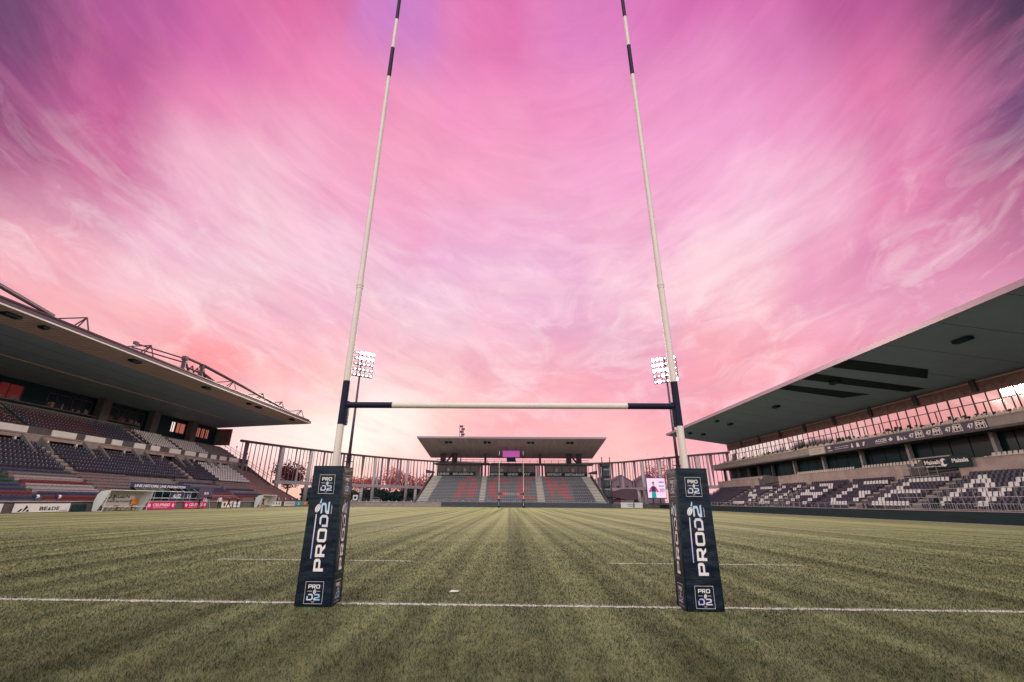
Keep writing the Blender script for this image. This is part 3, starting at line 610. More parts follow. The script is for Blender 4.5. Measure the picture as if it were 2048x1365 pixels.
b.build('upper_terrace', M['terrace_olive'], LS)
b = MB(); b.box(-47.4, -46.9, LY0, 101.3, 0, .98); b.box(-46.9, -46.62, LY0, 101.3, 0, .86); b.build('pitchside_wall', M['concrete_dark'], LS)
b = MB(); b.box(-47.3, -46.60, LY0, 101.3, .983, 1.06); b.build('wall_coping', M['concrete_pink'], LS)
# level between the tiers: back wall, beam, white parapet panels, side walls of the stairs
b = MB(); b.box(-63.6, -63.2, LY0, LY1, 7.2, 8.88); b.build('concourse_wall', M['rust'], LS)
b = MB(); b.box(-61.98, -61.5, LY0, LY1, 8.45, 8.85); b.box(-61.9, -61.45, LY0, LY1, 8.90, 9.05); b.build('edge_beam', M['concrete_pink'], LS)
b = MB(); b.box(-61.9, -61.62, LY0, LY1, 9.05, 9.95); b.build('parapet', M['concrete_dark'], LS)
y = 30.0; k = 0
for y0, y1 in ((30,36),(38,42.5),(43.5,49),(52.2,55.8),(57.2,60.6),(61.8,63.8),(66.2,68.6),(69.8,71.9),(74.3,77.2),(78.4,81.4),(82.4,85.0),(86.2,88.0),(89.2,91.5),(92.6,96)):
    b = MB(); b.box(-61.618, -61.5, y0, y1, 9.08, 9.86); b.build('white_panel', M['white'], LS)
for y0 in (33, 41, 48.5, 57.2, 66, 76, 84.5, 92):        # stairs flanks: triangular concrete
    b = MB(); b.prism([(-61.45, y0, 7.3), (-61.45, y0, 8.9), (-59.2, y0, 6.9), (-59.2, y0, 6.6)], (0,.22,0)); b.prism([(-61.40, y0+2.4, 7.3), (-61.40, y0+2.4, 8.9), (-59.2, y0+2.4, 6.9), (-59.2, y0+2.4, 6.6)], (0,.22,0))
    b.prism([(-61.43,y0+.22,8.86), (-61.43,y0+2.4,8.86), (-61.43,y0+2.4,8.2), (-61.43,y0+3.6,7.3), (-61.43,y0+.22,7.3)], (.12,0,0)); b.build('stair_flank', M['concrete'], LS)
for y0 in np.arange(31, 99, 4.2):
    b = MB(); b.box(-61.75, -61.5, y0, y0+.25, 7.2, 8.45); b.build('wall_post', M['white'], LS)
# windows and back wall under the roof
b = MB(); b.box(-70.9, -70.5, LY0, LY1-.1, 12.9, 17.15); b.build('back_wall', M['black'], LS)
for y0, y1, kind in ((44,47,0),(48.2,51.0,0),(51.3,54.6,2),(58.2,61.9,0),(62.3,65.8,0),(68.4,71.2,0),(71.4,73.5,0),(73.8,77.2,0),(84.6,85.9,3),(86.2,88.9,1),(91.2,92.5,1),(92.7,94.0,1),(94.2,95.5,1),(95.7,97,1)):
    w = MB(); z0, z1 = (14.2, 16.4); x = -70.46
    for a in ((y0,y1,z1-.12,z1),(y0,y1,z0,z0+.12),(y0,y0+.12,z0,z1),(y1-.12,y1,z0,z1),(y0+(y1-y0)*.4,y0+(y1-y0)*.4+.09,z0,z1)): w.box(x-.04, x+.06, *a)
    wo = w.build('window', M['mauvesteel'], LS)
    p = MB(); p.box(x-.045, x-.02, y0+.1, y1-.1, z0+.1, z1-.1)
    gm_ = [M['glassdark'], mat('lit_room_glass', (.30,.09,.06), .3, emit=(.60,.17,.12), es=.55), mat('red_lit_glass', (.05,.02,.02), .3, emit=(.30,.03,.03), es=.25), mat('bright_doorway', (.6,.5,.5), .4, emit=(1,.8,.75), es=.9)][kind]
    p.build('pane', gm_, wo)
    if kind == 0 or kind == 2:
        r = MB(); rr = random.Random(int(y0*10))
        for _ in range(4):
            yy = rr.uniform(y0+.3, y1-.6); hh = rr.uniform(.3,.8); r.box(x+.02, x+.035, yy, yy+rr.uniform(.2,.6), z0+.1, z0+.1+hh)
        r.build('room_clutter', mat('pale_clutter', (.35,.2,.2), .7), wo)
for y0 in (66.3, 77.8, 89.1):
    b = MB(); b.box(-70.2, -69.0, y0, y0+1.7, 12.6, 17.2); b.build('column', M['concrete_dark'], LS)
b = MB(); b.box(-69.6, -69.45, 34, 76, 12.9, 13.5); b.build('walkway_parapet', M['concrete_dark'], LS)
b = MB()
for z in (13.62, 14.05): b.tube((-69.5, 34, z), (-69.5, 76, z), .035)
for z in (13.3, 13.75): b.tube((-67.7, 34, z-.55), (-67.7, 70, z-.55), .035)
for yy in np.arange(34, 70.1, 4): b.tube((-67.7, yy, 12.4), (-67.7, yy, 13.2), .03)
b.build('walkway_rail', M['concrete'], LS)
# roof: soffit falls gently towards the back
def zs(u): return 18.35-(u-48)*1.15/22
RY0, RY1 = 6.0, 99.5
b = MB(); b.prism([(-52.5, RY0, zs(52.5)), (-71.3, RY0, zs(71.3)), (-71.3, RY0, zs(71.3)+1.3), (-52.5, RY0, zs(52.5)+.75)], (0, RY1-RY0, 0)); b.build('roof', M['soffit_l'], LS)
slatmat = mat('brown_slats', (.74,.54,.55), .7, var=.1, vs=1)
_nt = slatmat.node_tree; _w = _nt.nodes.new('ShaderNodeTexWave'); _w.bands_direction = 'Y'; _w.inputs['Scale'].default_value = .55; _w.inputs['Distortion'].default_value = .4
_t = _nt.nodes.new('ShaderNodeTexCoord'); _nt.links.new(_t.outputs['Object'], _w.inputs[0]); _m = _nt.nodes.new('ShaderNodeMix'); _m.data_type = 'RGBA'; _m.blend_type = 'MULTIPLY'; _m.inputs[0].default_value = .28
_b = _nt.nodes['Principled BSDF']; _nt.links.new(_b.inputs['Base Color'].links[0].from_socket, _m.inputs[6]); _nt.links.new(_w.outputs[0], _m.inputs[7]); _nt.links.new(_m.outputs[2], _b.inputs['Base Color'])
b = MB(); b.prism([(-48.0, RY0, zs(48)+.02), (-52.497, RY0, zs(52.5)-.0), (-52.497, RY0, zs(52.5)+.6), (-48.0, RY0, zs(48)+.45)], (0, RY1-RY0-.0, 0)); b.build('roof_edge_core', M['slatgap'], LS)
b = MB(); k = 0
yy = RY0+.1
for j in range(5):
    u0 = 48.08+j*.885; u1 = u0+.775
    b.prism([(-u0, RY0, zs(u0)+.016), (-u1, RY0, zs(u1)+.016), (-u1, RY0, zs(u1)-.05), (-u0, RY0, zs(u0)-.05)], (0, RY1-RY0-.01, 0))
b.build('slat_cladding', None or slatmat, LS)
b = MB(); b.box(-48.0, -47.90, RY0, RY1+.05, zs(48)-.05, zs(48)+.10); b.build('edge_trim', M['white'], LS)
b = MB(); b.box(-48.3, -47.97, RY0, RY1+.03, zs(48)+.10, zs(48)+.48); b.build('fascia', M['mauvesteel'], LS)
b = MB(); b.tube((-48.4, RY0, zs(48)+.75), (-48.4, RY1-.5, zs(48)+.75), .17, n=8); b.build('roof_gutter_tube', M['mauvesteel'], LS, smooth=True)
b = MB(); b.box(-62.1, -61.85, RY0, 88, zs(62)-.14, zs(62)-.003); b.build('light_strip', M['strip'], LS)
for y0 in (32.1, 35.4, 47.6, 62.3, 74.9, 78.2, 92.4):
    L_ = .7 if y0 in (35.4, 74.9) else 1.5
    b = MB(); b.box(-49.6, -48.9, y0-L_/2, y0+L_/2, zs(49.2)-.32, zs(49.2)-.055); b.box(-49.5, -49.0, y0-L_/2+.1, y0+L_/2-.1, zs(49.2)-.36, zs(49.2)-.32); b.build('soffit_lamp', M['black'], LS)
for y0 in (39.4, 49.3, 68.8, 78.8, 86.6, 96.2):
    a = MB(); ap = (-49.2, y0, 20.9)
    for e in ((-48.4, y0+.0, 19.1), (-50.4, y0, 18.9), (-51.6, y0, 18.9), (-53.8, y0-1.2, 20.2)): a.tube(ap, e, .075, n=6)
    a.tube((-53.8, y0-1.2, 20.2), (-56, y0-1.5, 18.6), .07, n=5)
    a.build('roof_truss', M['mauvesteel'], LS)
a = MB()
for y0, z in ((56.4, 21.2), (60.5, 21.15)):
    a.box(-49.8, -49.2, y0-.34, y0+.34, z-.30, z+.36); a.tube((-49.5, y0, z-.25), (-49.5, y0, 18.7), .30, n=8); a.tube((-49.5, y0-.1, z-1.6), (-51.5, y0-1.8, 18.8), .2); a.tube((-49.5, y0, z), (-49.9, y0+2.6, 18.9), .16)
for dy in (0, .5): a.tube((-49.2-dy, 56.4, 21.1-dy*.9), (-51.5-dy, 49.5, 21.2-dy), .10)
a.box(-51.7, -51.3, 49.1, 49.7, 21.05, 21.45)
for t in range(3): a.tube((-49.4, 57+t*1.2, 18.9), (-49.4, 58.2+t*1.2, 20.6), .10); a.tube((-49.4, 58.2+t*1.2, 20.6), (-49.4, 59.2+t*1.2, 18.9), .10)
a.tube((-49.5, 56.4, 21.4), (-49.5, 60.5, 21.4), .2, n=8); a.tube((-49.5, 56.6, 20.1), (-49.5, 60.5, 20.0), .13)
a.build('roof_mast', M['mauvesteel'], LS)
b = MB(); b.tube((-49.3, 60.7, 21.3), (-49.0, 89.5, 19.5), .23, n=8); b.build('stay_tube', M['mauvesteel'], LS, smooth=True)
b = MB(); b.tube((-49.4, 60.6, 20.2), (-49.2, 66.8, 18.9), .2, n=8); b.build('stay_tube', M['mauvesteel'], LS, smooth=True)
b = MB(); b.tube((-49, 12, 22.9), (-49, 35.6, 19.5), .24, n=8); b.build('stay_tube', M['mauvesteel'], LS, smooth=True)
b = MB(); b.box(-70.9, -66.8, LY1-.3, LY1-.02, 13.2, 17.0); b.build('end_screen_wall', M['rust'], LS)
for u in (55.5, 58.7, 65.2):
    b = MB(); b.box(-u-.03, -u+.03, RY0, RY1-.2, zs(u)-.012, zs(u)-.003); b.build('soffit_joint', M['slatgap'], LS)
# railing down the far end with little lamps
b = MB(); pts = [(-69,99.8,13.1), (-67.6,99.8,12.4), (-62,99.8,9.3), (-61.5,99.8,8.6), (-55.4,99.8,5.2)]
for p, q in zip(pts, pts[1:]):
    for h in (.6, 1.15): b.tube((p[0],p[1],p[2]+h), (q[0],q[1],q[2]+h), .04)
    n = max(1, int((Vector(q)-Vector(p)).length/1.5))
    for k in range(n+1):
        c = Vector(p).lerp(Vector(q), k/n); b.tube(c, c+Vector((0,0,1.15)), .04)
        if k % 2 == 0: b.tube(c+Vector((0,0,1.1)), c+Vector((.0,-.1,2.0)), .04); b.ball(tuple(c+Vector((.05,-.1,2.0))), .16, .16, .28, 6, 4)
b.build('end_rail', M['darksteel'], LS)
b = MB(); b.prism([(-47.4,LY1+.02,.9), (-55.4,LY1+.02,4.7), (-62,LY1+.02,8.9), (-70.5,LY1+.02,13.2), (-70.5,LY1+.02,0), (-47.4,LY1+.02,0)], (0,.35,0)); b.build('end_wall', M['concrete_dark'], LS, recalc=True)
# aisles: light step edges
def aisle(par, rows, sgn, y0, y1, m='concrete_pink', name='aisle_steps'):
    b = MB()
    for i, (u0, u1, z) in enumerate(rows):
        a, c = sorted((sgn*u0, sgn*(u0+.35))); b.box(a, c, y0, y1, z+.003, z+.17); a, c = sorted((sgn*(u0-.0), sgn*(u0+.33)))
    b.build(name, M[m], par)
for y0 in (50.3, 73.3): aisle(LS, PUR, -1, y0, y0+1.0)
aisle(LS, PUR, -1, 38, 39); aisle(LS, UPP, -1, 70.1, 71.1)
# dark stair railings that run up the aisles
for y0, rows in ((49.9, UPP), (71.3, UPP), (39.6, UPP)):
    b = MB()
    for h in (.55, 1.0): b.tube((-rows[0][0]+.4, y0-.6, rows[0][2]+h-.6), (-rows[-1][1], y0, rows[-1][2]+h), .05)
    for k in range(0, 7, 2): b.tube((-rows[k][0], y0, rows[k][2]), (-rows[k][0], y0, rows[k][2]+1.0), .04)
    b.build('stair_rail', M['darksteel'], LS)
# red painted bench terrace of the far block
b = MB()
for (u0, u1, z) in BEN+PUR[:6]:
    b.box(-u0-.38, -u0+.0, 87.5 if u0 < 55 else 93.3, 99.9, z+.004, z+.13)
b.build('red_bench_terrace', M['terrace_red'], LS)
# benches of the front tier, one plank row per object
bcol_ = ['pinkish', 'white', 'red', 'green', 'dark blue']; bm_ = {'pinkish': mat('pinkish_bench', (.20,.14,.15), .6), 'white': mat('grey_white_bench', (.34,.29,.30), .6), 'red': M['red'], 'green': M['green'], 'dark blue': mat('dark_blue_bench', (.05,.055,.11), .55)}
SEC = [(30,40.5,'left stand block cut by the frame'), (41.2,49.2,'left stand block behind the white board'), (49.8,57.5,'left stand block behind the large shelter'), (67.5,77,'left stand block behind the standing people'), (77.8,86.8,'left stand block behind the small shelter')]
for i, (u0, u1, z) in enumerate(BEN[1:9]):
    for j, (y0, y1, nm) in enumerate(SEC):
        if j == 2 and i < 2: continue
        if j == 0: c = ['dark blue','red','dark blue','dark blue','green','green','green','dark blue'][i]
        elif j == 1: c = ['red','dark blue','white','white','red','white','pinkish','dark blue'][i]
        elif j == 2: c = 'pinkish'
        else: c = ['red','pinkish','red','dark blue','dark blue','pinkish','dark blue','pinkish'][i] if j == 3 else ['pinkish','red','dark blue','pinkish','dark blue','pinkish','pinkish','pinkish'][i]
        b = MB(); ns = int((y1-y0)/.5)
        for k in range(ns):
            a = y0+(y1-y0)*k/ns; e = a+(y1-y0)/ns-.05
            b.box(-u0-.42, -u0-.1, a, e, z+.30, z+.36); b.box(-u0-.47, -u0-.42, a, e, z+.34, z+.50)
        b.box(-u0-.3, -u0-.2, y0, y1, z+.004, z+.298)
        o = b.build('bench_row', bm_[c]); lab(o, '%s bench, %s row up, %s' % (c, ORD[i], nm), 'bench', 'benches at the front of the left stand')
def block(rows, ax, sgn, v0, v1, colf, plate, stand, start=0, pitch=.5, org=.15):
    for i, (u0, u1, z) in enumerate(rows):
        if i < start: continue
        n = int((v1-v0)/pitch)
        for k in range(n):
            v = v0+(k+.5)*(v1-v0)/n; c = colf(i, v) if callable(colf) else colf
            if c is None: continue
            if ax == 'X': SEATS.append((sgn*(u0+org), v, z, math.pi/2 if sgn < 0 else -math.pi/2, c, plate, stand, i))
            else: SEATS.append((v, u0+org, z, 0, c, plate, stand, i))
lp = lambda i, v: 'blue' if mnoise.noise(Vector((i*.5, v*.25, 3))) > -.1 else 'purple'
LST = 'lower purple tier of the left stand'; LSU = 'upper tier of the left stand'
block(PUR, 'X', -1, 30, 37.8, lp, True, LST); block(PUR, 'X', -1, 39.2, 50.1, lp, True, LST); block(PUR, 'X', -1, 51.5, 73.1, lp, True, LST)
block(PUR, 'X', -1, 74.5, 81.4, lp, False, LST); block(PUR, 'X', -1, 81.6, 92.5, 'white', False, LST, pitch=.55)
block(UPP, 'X', -1, 36, 49.4, lambda i, v: 'maroon' if v > 46 else 'blue', True, LSU)
block(UPP, 'X', -1, 50.4, 69.8, lambda i, v: 'maroon' if 53 < v+i*.3 < 64 else 'blue', True, LSU)
block(UPP, 'X', -1, 71.6, 79.0, 'white', False, LSU, pitch=.55); block(UPP[:6], 'X', -1, 80, 88.0, 'white', False, LSU, pitch=.55)

# ================================================================== RIGHT STAND (u = X)
RS = empty('grandstand', (38, 55, 0), 'long right grandstand under a wide grey cantilever roof with three dark stripes', 'grandstand')
RY0, RY1 = 8.0, 104.0
LOW = [(38.9+.8*i, 39.7+.8*i, .55+.40*i) for i in range(9)]
b = MB(); b.box(36.95, 38.9, RY0, 103, 0, .45); stepped(b, 'X', 1, LOW, RY0, 98, 0); b.build('lower_terrace', M['terrace'], RS)
b = MB(); b.box(36.9, 37.12, RY0, 112.3, 0, .92); b.build('black_pitchside_wall', M['blackwall'], RS)
b = MB(); b.box(36.86, 37.25, RY0, 112.3, .923, .99); b.build('wall_coping', M['fascia_r'], RS)
b = MB(); b.box(36.78, 36.88, RY0, 112, .0, .05); b.build('kerb_strip', M['concrete'], RS)
for y0, y1 in ((RY0, 41.2), (47.4, 74.4), (81.0, 98.5)):
    b = MB(); b.box(46.1, 46.45, y0, y1, 2.5, 5.72); b.build('parapet', M['concrete_pink'], RS)
    b = MB(); b.box(46.05, 46.5, y0, y1, 5.723, 5.80); b.build('parapet_coping', M['concrete'], RS)
b = MB(); b.box(46.45, 50.5, RY0, 98.5, 2.5, 4.9); b.box(47.3, 50.5, RY0, 98.5, 4.9, 5.25); b.box(48.2, 50.5, RY0, 98.5, 5.25, 5.6); b.box(49.1, 50.5, RY0, 98.5, 5.6, 5.65); b.build('middle_terrace', M['terrace'], RS)
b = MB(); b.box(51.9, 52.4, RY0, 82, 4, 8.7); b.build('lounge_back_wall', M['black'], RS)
for y0 in np.arange(10, 82, 2.4):
    b = MB(); b.box(50.48, 50.52, y0+.06, y0+2.34, 5.7, 8.6); b.build('lounge_pane', M['glassdark'], RS)
for y0 in (13, 22, 31.5, 40.5, 51.1, 59.2, 67.5, 75.4, 82.6, 87.6, 91.8, 96.2, 99.6, 103):
    b = MB(); w = .36 if y0 < 80 else .3; b.box(49.8, 50.3, y0-w/2, y0+w/2, 5.5 if y0 < 98 else 0, 8.55); b.build('column', M['concrete'] if y0 < 80 else M['concrete_dark'], RS)
for y0, y1 in ((84.2, 87.0), (92.8, 95.2)):
    b = MB(); b.box(50.4, 51, y0, y1, 5.2, 8.55); b.build('lobby_wall', M['black'], RS)
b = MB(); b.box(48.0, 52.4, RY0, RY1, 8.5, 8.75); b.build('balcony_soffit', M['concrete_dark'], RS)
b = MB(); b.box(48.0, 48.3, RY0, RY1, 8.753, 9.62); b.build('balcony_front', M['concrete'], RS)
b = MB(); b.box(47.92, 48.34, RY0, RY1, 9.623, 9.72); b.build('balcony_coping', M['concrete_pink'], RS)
BAL = [(48.4, 49.3, 9.3), (49.3, 50.2, 9.65), (50.2, 51.9, 9.95)]
b = MB(); stepped(b, 'X', 1, BAL, RY0, RY1-.1, 8.76); b.build('balcony_terrace', M['terrace'], RS)
# mirror glazing behind the balcony
gy = [10.0]; rr = random.Random(3)
while gy[-1] < 103: gy.append(gy[-1]+3.0)
for y0, y1 in zip(gy, gy[1:]):
    w = MB(); x = 52.0
    for a in ((y0,y0+.14,10.0,13.05),(y0+1.45,y0+1.53,10.0,13.05),(y0+.14,y1,11.98,12.06),(y0+.14,y1,12.97,13.05),(y0+2.05,y0+2.12,10.0,12.0)): w.box(x-.05, x+.06, *a)
    wo = w.build('window', M['mauvesteel'], RS)
    for a, c, z0, z1 in ((y0+.14, y0+1.45, 10.0, 11.98), (y0+1.53, y1, 10.0, 11.98), (y0+.14, y0+1.45, 12.06, 12.97), (y0+1.53, y1, 12.06, 12.97)):
        t = rr.uniform(-.012, .012); s = rr.uniform(-.008, .008)
        p = MB(); p.q((x+t,a,z0), (x-t+s,c,z0), (x-t,c,z1), (x+t+s,a,z1)); p.build('pane', M['mirror'], wo)
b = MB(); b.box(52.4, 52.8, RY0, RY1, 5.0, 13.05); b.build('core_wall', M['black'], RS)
b = MB(); b.box(52.0, 52.5, RY0, RY1, 13.053, 14.45); b.build('upper_wall', M['rust'], RS)
for y0 in np.arange(11, 104, 7.75):
    b = MB(); b.box(51.75, 51.95, y0, y0+.6, 13.2, 14.5); b.build('roof_bracket', M['darksteel'], RS)
    b = MB(); b.box(51.78, 51.9, y0+.7, y0+7.6, 14.16, 14.27); b.build('light_strip', M['strip'], RS)
def zr(u): return 16.6-(u-38)*2.2/15
b = MB(); b.prism([(38.0, RY0, zr(38)), (54.5, RY0, zr(54.5)), (54.5, RY0, zr(54.5)+1.6), (38.0, RY0, zr(38)+.42)], (0, RY1+.2-RY0, 0)); b.build('roof', M['soffit'], RS)
b = MB(); b.box(37.86, 37.995, RY0, RY1+.3, zr(38)-.02, zr(38)+.50); b.build('fascia', M['fascia_r'], RS)
for q in (((38.02,41.13),(46.2,40.9),(48.3,43.6),(38.02,44.2)), ((38.02,47.1),(50.77,46.96),(50.4,49.1),(38.02,49.9)), ((38.02,52.9),(48.0,52.1),(46.6,55.25),(38.02,55.3))):
    b = MB(); b.prism([(x, y, zr(x)-.035) for x, y in q], (0,0,.031)); b.build('roof_stripe', M['black'], RS)
for x, y, l in ((42.2,32.4,1.6), (42.3,64.1,1.4), (42.7,81,1.3), (39.8,80.2,.8), (41.5,48.9,1.5), (40.5,96,.9), (43,95,1.1)):
    b = MB(); b.box(x-.3, x+.3, y-l/2, y+l/2, zr(x)-.34, zr(x)-.05); b.box(x-.2, x+.2, y-l/2+.1, y+l/2-.1, zr(x)-.38, zr(x)-.34); b.build('soffit_lamp', M['black'], RS)
for y in np.arange(RY0+4, RY1, 6.0):
    b = MB(); b.prism([(38.1, y, zr(38.1)-.012), (53.9, y, zr(53.9)-.012), (53.9, y, zr(53.9)-.003), (38.1, y, zr(38.1)-.003)], (0, .05, 0)); b.build('soffit_joint', M['darksteel'], RS)
# stairs between the parapets
for y0, y1 in ((41.2, 47.4), (74.4, 81.0)):
    b = MB(); b.box(46.2, 46.4, y0, y1, 2.4, 4.6); b.prism([(46.15, y0, 5.7), (46.15, y1-2.2, 6.25), (46.15, y1, 4.9), (46.15, y1, 4.2), (46.15, y1-2.5, 4.7), (46.15, y0, 4.9)], (.25,0,0)); b.build('stair_side', M['concrete_dark'], RS, recalc=True)
b = MB(); b.box(45.9, 46.1, 41.6, 46.2, 6.18, 6.30); b.build('stair_coping', M['concrete_pink'], RS)
# lower seats with white letters
def rs_col(i, v):
    for ch, yc in (('S',77.5),('U',69.2),('A',61.0),('G',52.2),('E',44.0),('N',36.0)):
        w = 5.2
        if abs(v-yc) < w/2 and 1 <= i <= 7:
            c = int((yc+w/2-v)/w*5); c = min(4, max(0, c))
            if THIN[ch][7-i][c] == '1': return 'white'
    return 'purple'
THIN = {'A': ['01110','10001','10001','11111','10001','10001','10001'], 'G': ['01111','10000','10000','10011','10001','10001','01110'], 'E': ['11111','10000','10000','11110','10000','10000','11111'], 'N': ['10001','11001','10101','10101','10011','10001','10001'], 'S': ['01111','10000','10000','01110','00001','00001','11110'], 'U': ['10001','10001','10001','10001','10001','10001','01110']}
RL = 'lower tier of the right stand'
for y0, y1 in ((12,25.6),(26.8,40.2),(41.6,48.2),(49.6,56.6),(57.4,65.4),(66.8,73.6),(75,82.6),(84,97.6)):
    block(LOW, 'X', 1, y0, y1, rs_col, False, RL, start=0 if y0 > 48 else 1, pitch=.5)
for y0 in (25.7, 40.4, 48.4, 65.6, 73.8, 82.8): aisle(RS, LOW, 1, y0, y0+1.1, 'concrete')
MID = [(46.5,47.3,4.9),(47.3,48.2,5.25),(48.2,49.1,5.6)]
for y0, y1 in ((12,26),(27,40.2),(48.5,58.2),(59.6,73.2),(83,97.5)): block(MID, 'X', 1, y0, y1, 'cream', False, 'middle tier of the right stand', pitch=.52)
for a in range(9):
    y0 = 12+a*10.2
    block(BAL[:2], 'X', 1, y0, y0+9.4, lambda i, v: 'black' if (i == 1 and int(v*2) % 3 == 0) else 'cream', False, 'balcony of the right stand', pitch=.52)
# clutter of folded black chairs on the balcony
b = MB(); rr = random.Random(5)
for k in range(150):
    y = rr.uniform(30, 101); x = rr.uniform(49.9, 51.6); z = 9.95 if x > 50.2 else 9.65
    if math.sin(y*.62) < .1: continue
    b.box(x-.2, x+.2, y-.2, y+.2, z+.42, z+.48); b.box(x+.16, x+.2, y-.2, y+.2, z+.48, z+.95); b.box(x-.03, x+.03, y-.03, y+.03, z, z+.42)
lab(b.build('loose_chairs', M['seatblack']), 'loose dark chairs standing along the glazing on the right balcony', 'chairs', kind='stuff')
# steel barriers on the wall and in front of the seats
k = 0
for y0 in np.arange(18, 98, 2.6):
    b = MB(); x = 37.55
    for z in (.55, 1.52): b.tube((x, y0, z), (x, y0+2.45, z), .022, n=5)
    near = y0 < 40
    for t in range(11 if near else 3):
        yy = y0+2.45*t/(10 if near else 2); b.tube((x, yy, .45 if t in (0, 10) else .55), (x, yy, 1.52), .012 if near and t not in (0,10) else .022, n=4)
    o = b.build('crowd_barrier', M['steel'])
    k += 1; lab(o, 'steel barrier behind the black wall, %s from the near end' % (ORD[k-1] if k <= 20 else 'number %d' % k if False else (['twenty-first','twenty-second','twenty-third','twenty-fourth','twenty-fifth','twenty-sixth','twenty-seventh','twenty-eighth','twenty-ninth','thirtieth','thirty-first','thirty-second'][k-21])), 'barrier', 'steel barriers along the right stand')
for (y0, y1, u, zt, nm) in ((43, 48.6, 45.4, 4.2, 'by the near stairs'), (58.2, 67, 39.2, .95, 'in front of the middle blocks'), (24, 41, 38.9, .95, 'in front of the near blocks'), (88, 96, 39.2, .95, 'in front of the far blocks'), (67.5, 72, 40.2, 1.4, 'at the foot of the middle aisle')):
    b = MB()
    for z in (0.1, 1.1): b.tube((u, y0, zt+z), (u, y1, zt+z), .028, n=5)
    n = int((y1-y0)/1.1)
    for t in range(n+1): yy = y0+(y1-y0)*t/n; b.tube((u, yy, zt-.4), (u, yy, zt+1.1+(.7 if nm.startswith('in front') else 0)), .028, n=5)
    if nm.startswith('in front'): b.tube((u, y0, zt+1.8), (u, y1, zt+1.8), .028, n=5)
    lab(b.build('handrail', M['steel']), 'grey tubular handrail %s, right stand' % nm, 'handrail', 'handrails in the right stand')
# balcony banners
def wall_board(name, y0, y1, z0, z1, m, label, cat, sgn=1, x=47.995, th=.06, group=None, items=(), lean=0):
    """board on a wall parallel to the pitch. sgn=1: right stand (reads from +Y to -Y). sgn=-1: left stand (reads from -Y to +Y)"""
    root = empty(name, (sgn*x, (y0+y1)/2, z0), label, cat, group)
    b = MB(); a, c = sorted((sgn*x-sgn*.002, sgn*(x-th))); b.box(a, c, y0, y1, z0, z1); b.build('panel', M[m], root)
    xf = sgn*(x-th-.006)
    for it in items:
        kind = it[0]
        if kind == 't':
            _, tx, v, z, h, w, mm = it[:7]; b = MB()
            if sgn > 0: put_text(b, tx, (xf, v, z), (0,-1,0), (0,0,1), h, w, .03)
            else: put_text(b, tx, (xf, v, z), (0,1,0), (0,0,1), h, w, .03)
            b.build('lettering', M[mm], root)
        elif kind == 'poly':
            b = MB()
            for pl in it[1]: b.q(*[(xf+(-.003*sgn if len(it) > 3 else 0), p[0], p[1]) for p in pl])
            b.build('emblem', M[it[2]], root)
    return root
its = []
for k in range(4):
    v = 48.05-2.3*k-.05*k*k
    L_ = [('t', '47', v, 8.86, .52, .72, 'print_white')]
    fr = [[(v-.80,8.76),(v-2.05,8.76),(v-1.92,9.52),(v-.98,9.52)]]
    its += L_+[('poly', fr, 'print_white'), ('poly', [[(v-.86,8.82),(v-1.97,8.82),(v-1.86,9.46),(v-1.02,9.46)]], 'text_black', 1), ]
    its += [('t2', v)]
root = wall_board('balcony_banner', 38.6, 63.4, 8.62, 9.60, 'purpleboard', 'long purple banner along the right balcony with white radio logos and sponsor names', 'banner', 1, 47.995, .05, None,
  [i for i in its if i[0] != 't2']+[('t', 'ACCES', 53.4, 8.95, .36, 1.9, 'print_white'), ('t', 'menuiserie fermeture', 53.4, 8.78, .10, 1.9, 'print_white'), ('t', 'POMPES', 62.9, 8.76, .16, 1.0, 'print_white'),
   ('t', 'transports et logistique', 61.3, 9.12, .13, 2.9, 'print_white'), ('t', 'amenagement exterieur', 61.3, 8.86, .13, 2.9, 'print_white'),
   ('poly', [[(62.8,9.15),(62.2,9.15),(62.2,9.45),(62.8,9.45)], [(57.9,8.8),(57.5,8.8),(57.65,9.35),(57.8,9.35)], [(56.9,8.8),(56.3,8.8),(56.4,9.3),(56.8,9.4)], [(55.7,8.8),(55.5,8.8),(55.2,9.35),(55.6,9.3)],
             [(51.2,9.05),(50.9,8.85),(50.5,9.05),(50.8,9.38)], [(49.9,8.8),(49.5,8.8),(49.5,9.35),(49.8,9.3)], [(49.4,8.8),(48.95,8.8),(49.1,9.0),(49.3,9.2)], [(48.8,8.8),(48.3,8.8),(48.6,8.9),(48.8,9.2)]], 'print_white')])
for k in range(4):
    v = 48.05-2.3*k-.05*k*k; b = MB(); put_text(b, 'FM', (47.995-.05-.016, v-.98, 8.88), (0,-1,0), (0,0,1), .50, .86, .035); b.build('lettering', M['print_white'], root)
wall_board('balcony_banner', 63.6, 67.4, 8.62, 9.60, 'seatcream', 'pale beige banner with small grey writing on the right balcony beside the purple one', 'banner', 1, 47.995, .05, None, [('t', 'agence immobiliere', 67.1, 9.22, .14, 3.0, 'mauvesteel'), ('t', 'location vente', 66.8, 8.9, .14, 2.3, 'mauvesteel')])
wall_board('stair_banner', 39.4, 44.9, 5.05, 6.15, 'black', 'dark banner on the near stair side of the right stand with a white round emblem', 'banner', 1, 45.88, .06, None,
  [('t', 'Maisalia', 44.7, 5.5, .42, 2.1, 'print_white'), ('t', 'constructeur de maisons', 44.7, 5.22, .12, 2.1, 'print_white'), ('t', 'Maisalia', 41.4, 5.5, .42, 1.8, 'print_white'),
   ('poly', [[(42.4-.40*math.cos(a), 5.6+.42*math.sin(a)) for a in [k*2*math.pi/14 for k in range(14)]]], 'print_white'), ('poly', [[(42.2-.22*math.cos(a), 5.62+.24*math.sin(a)) for a in [k*2*math.pi/12 for k in range(12)]]], 'black', 1)])

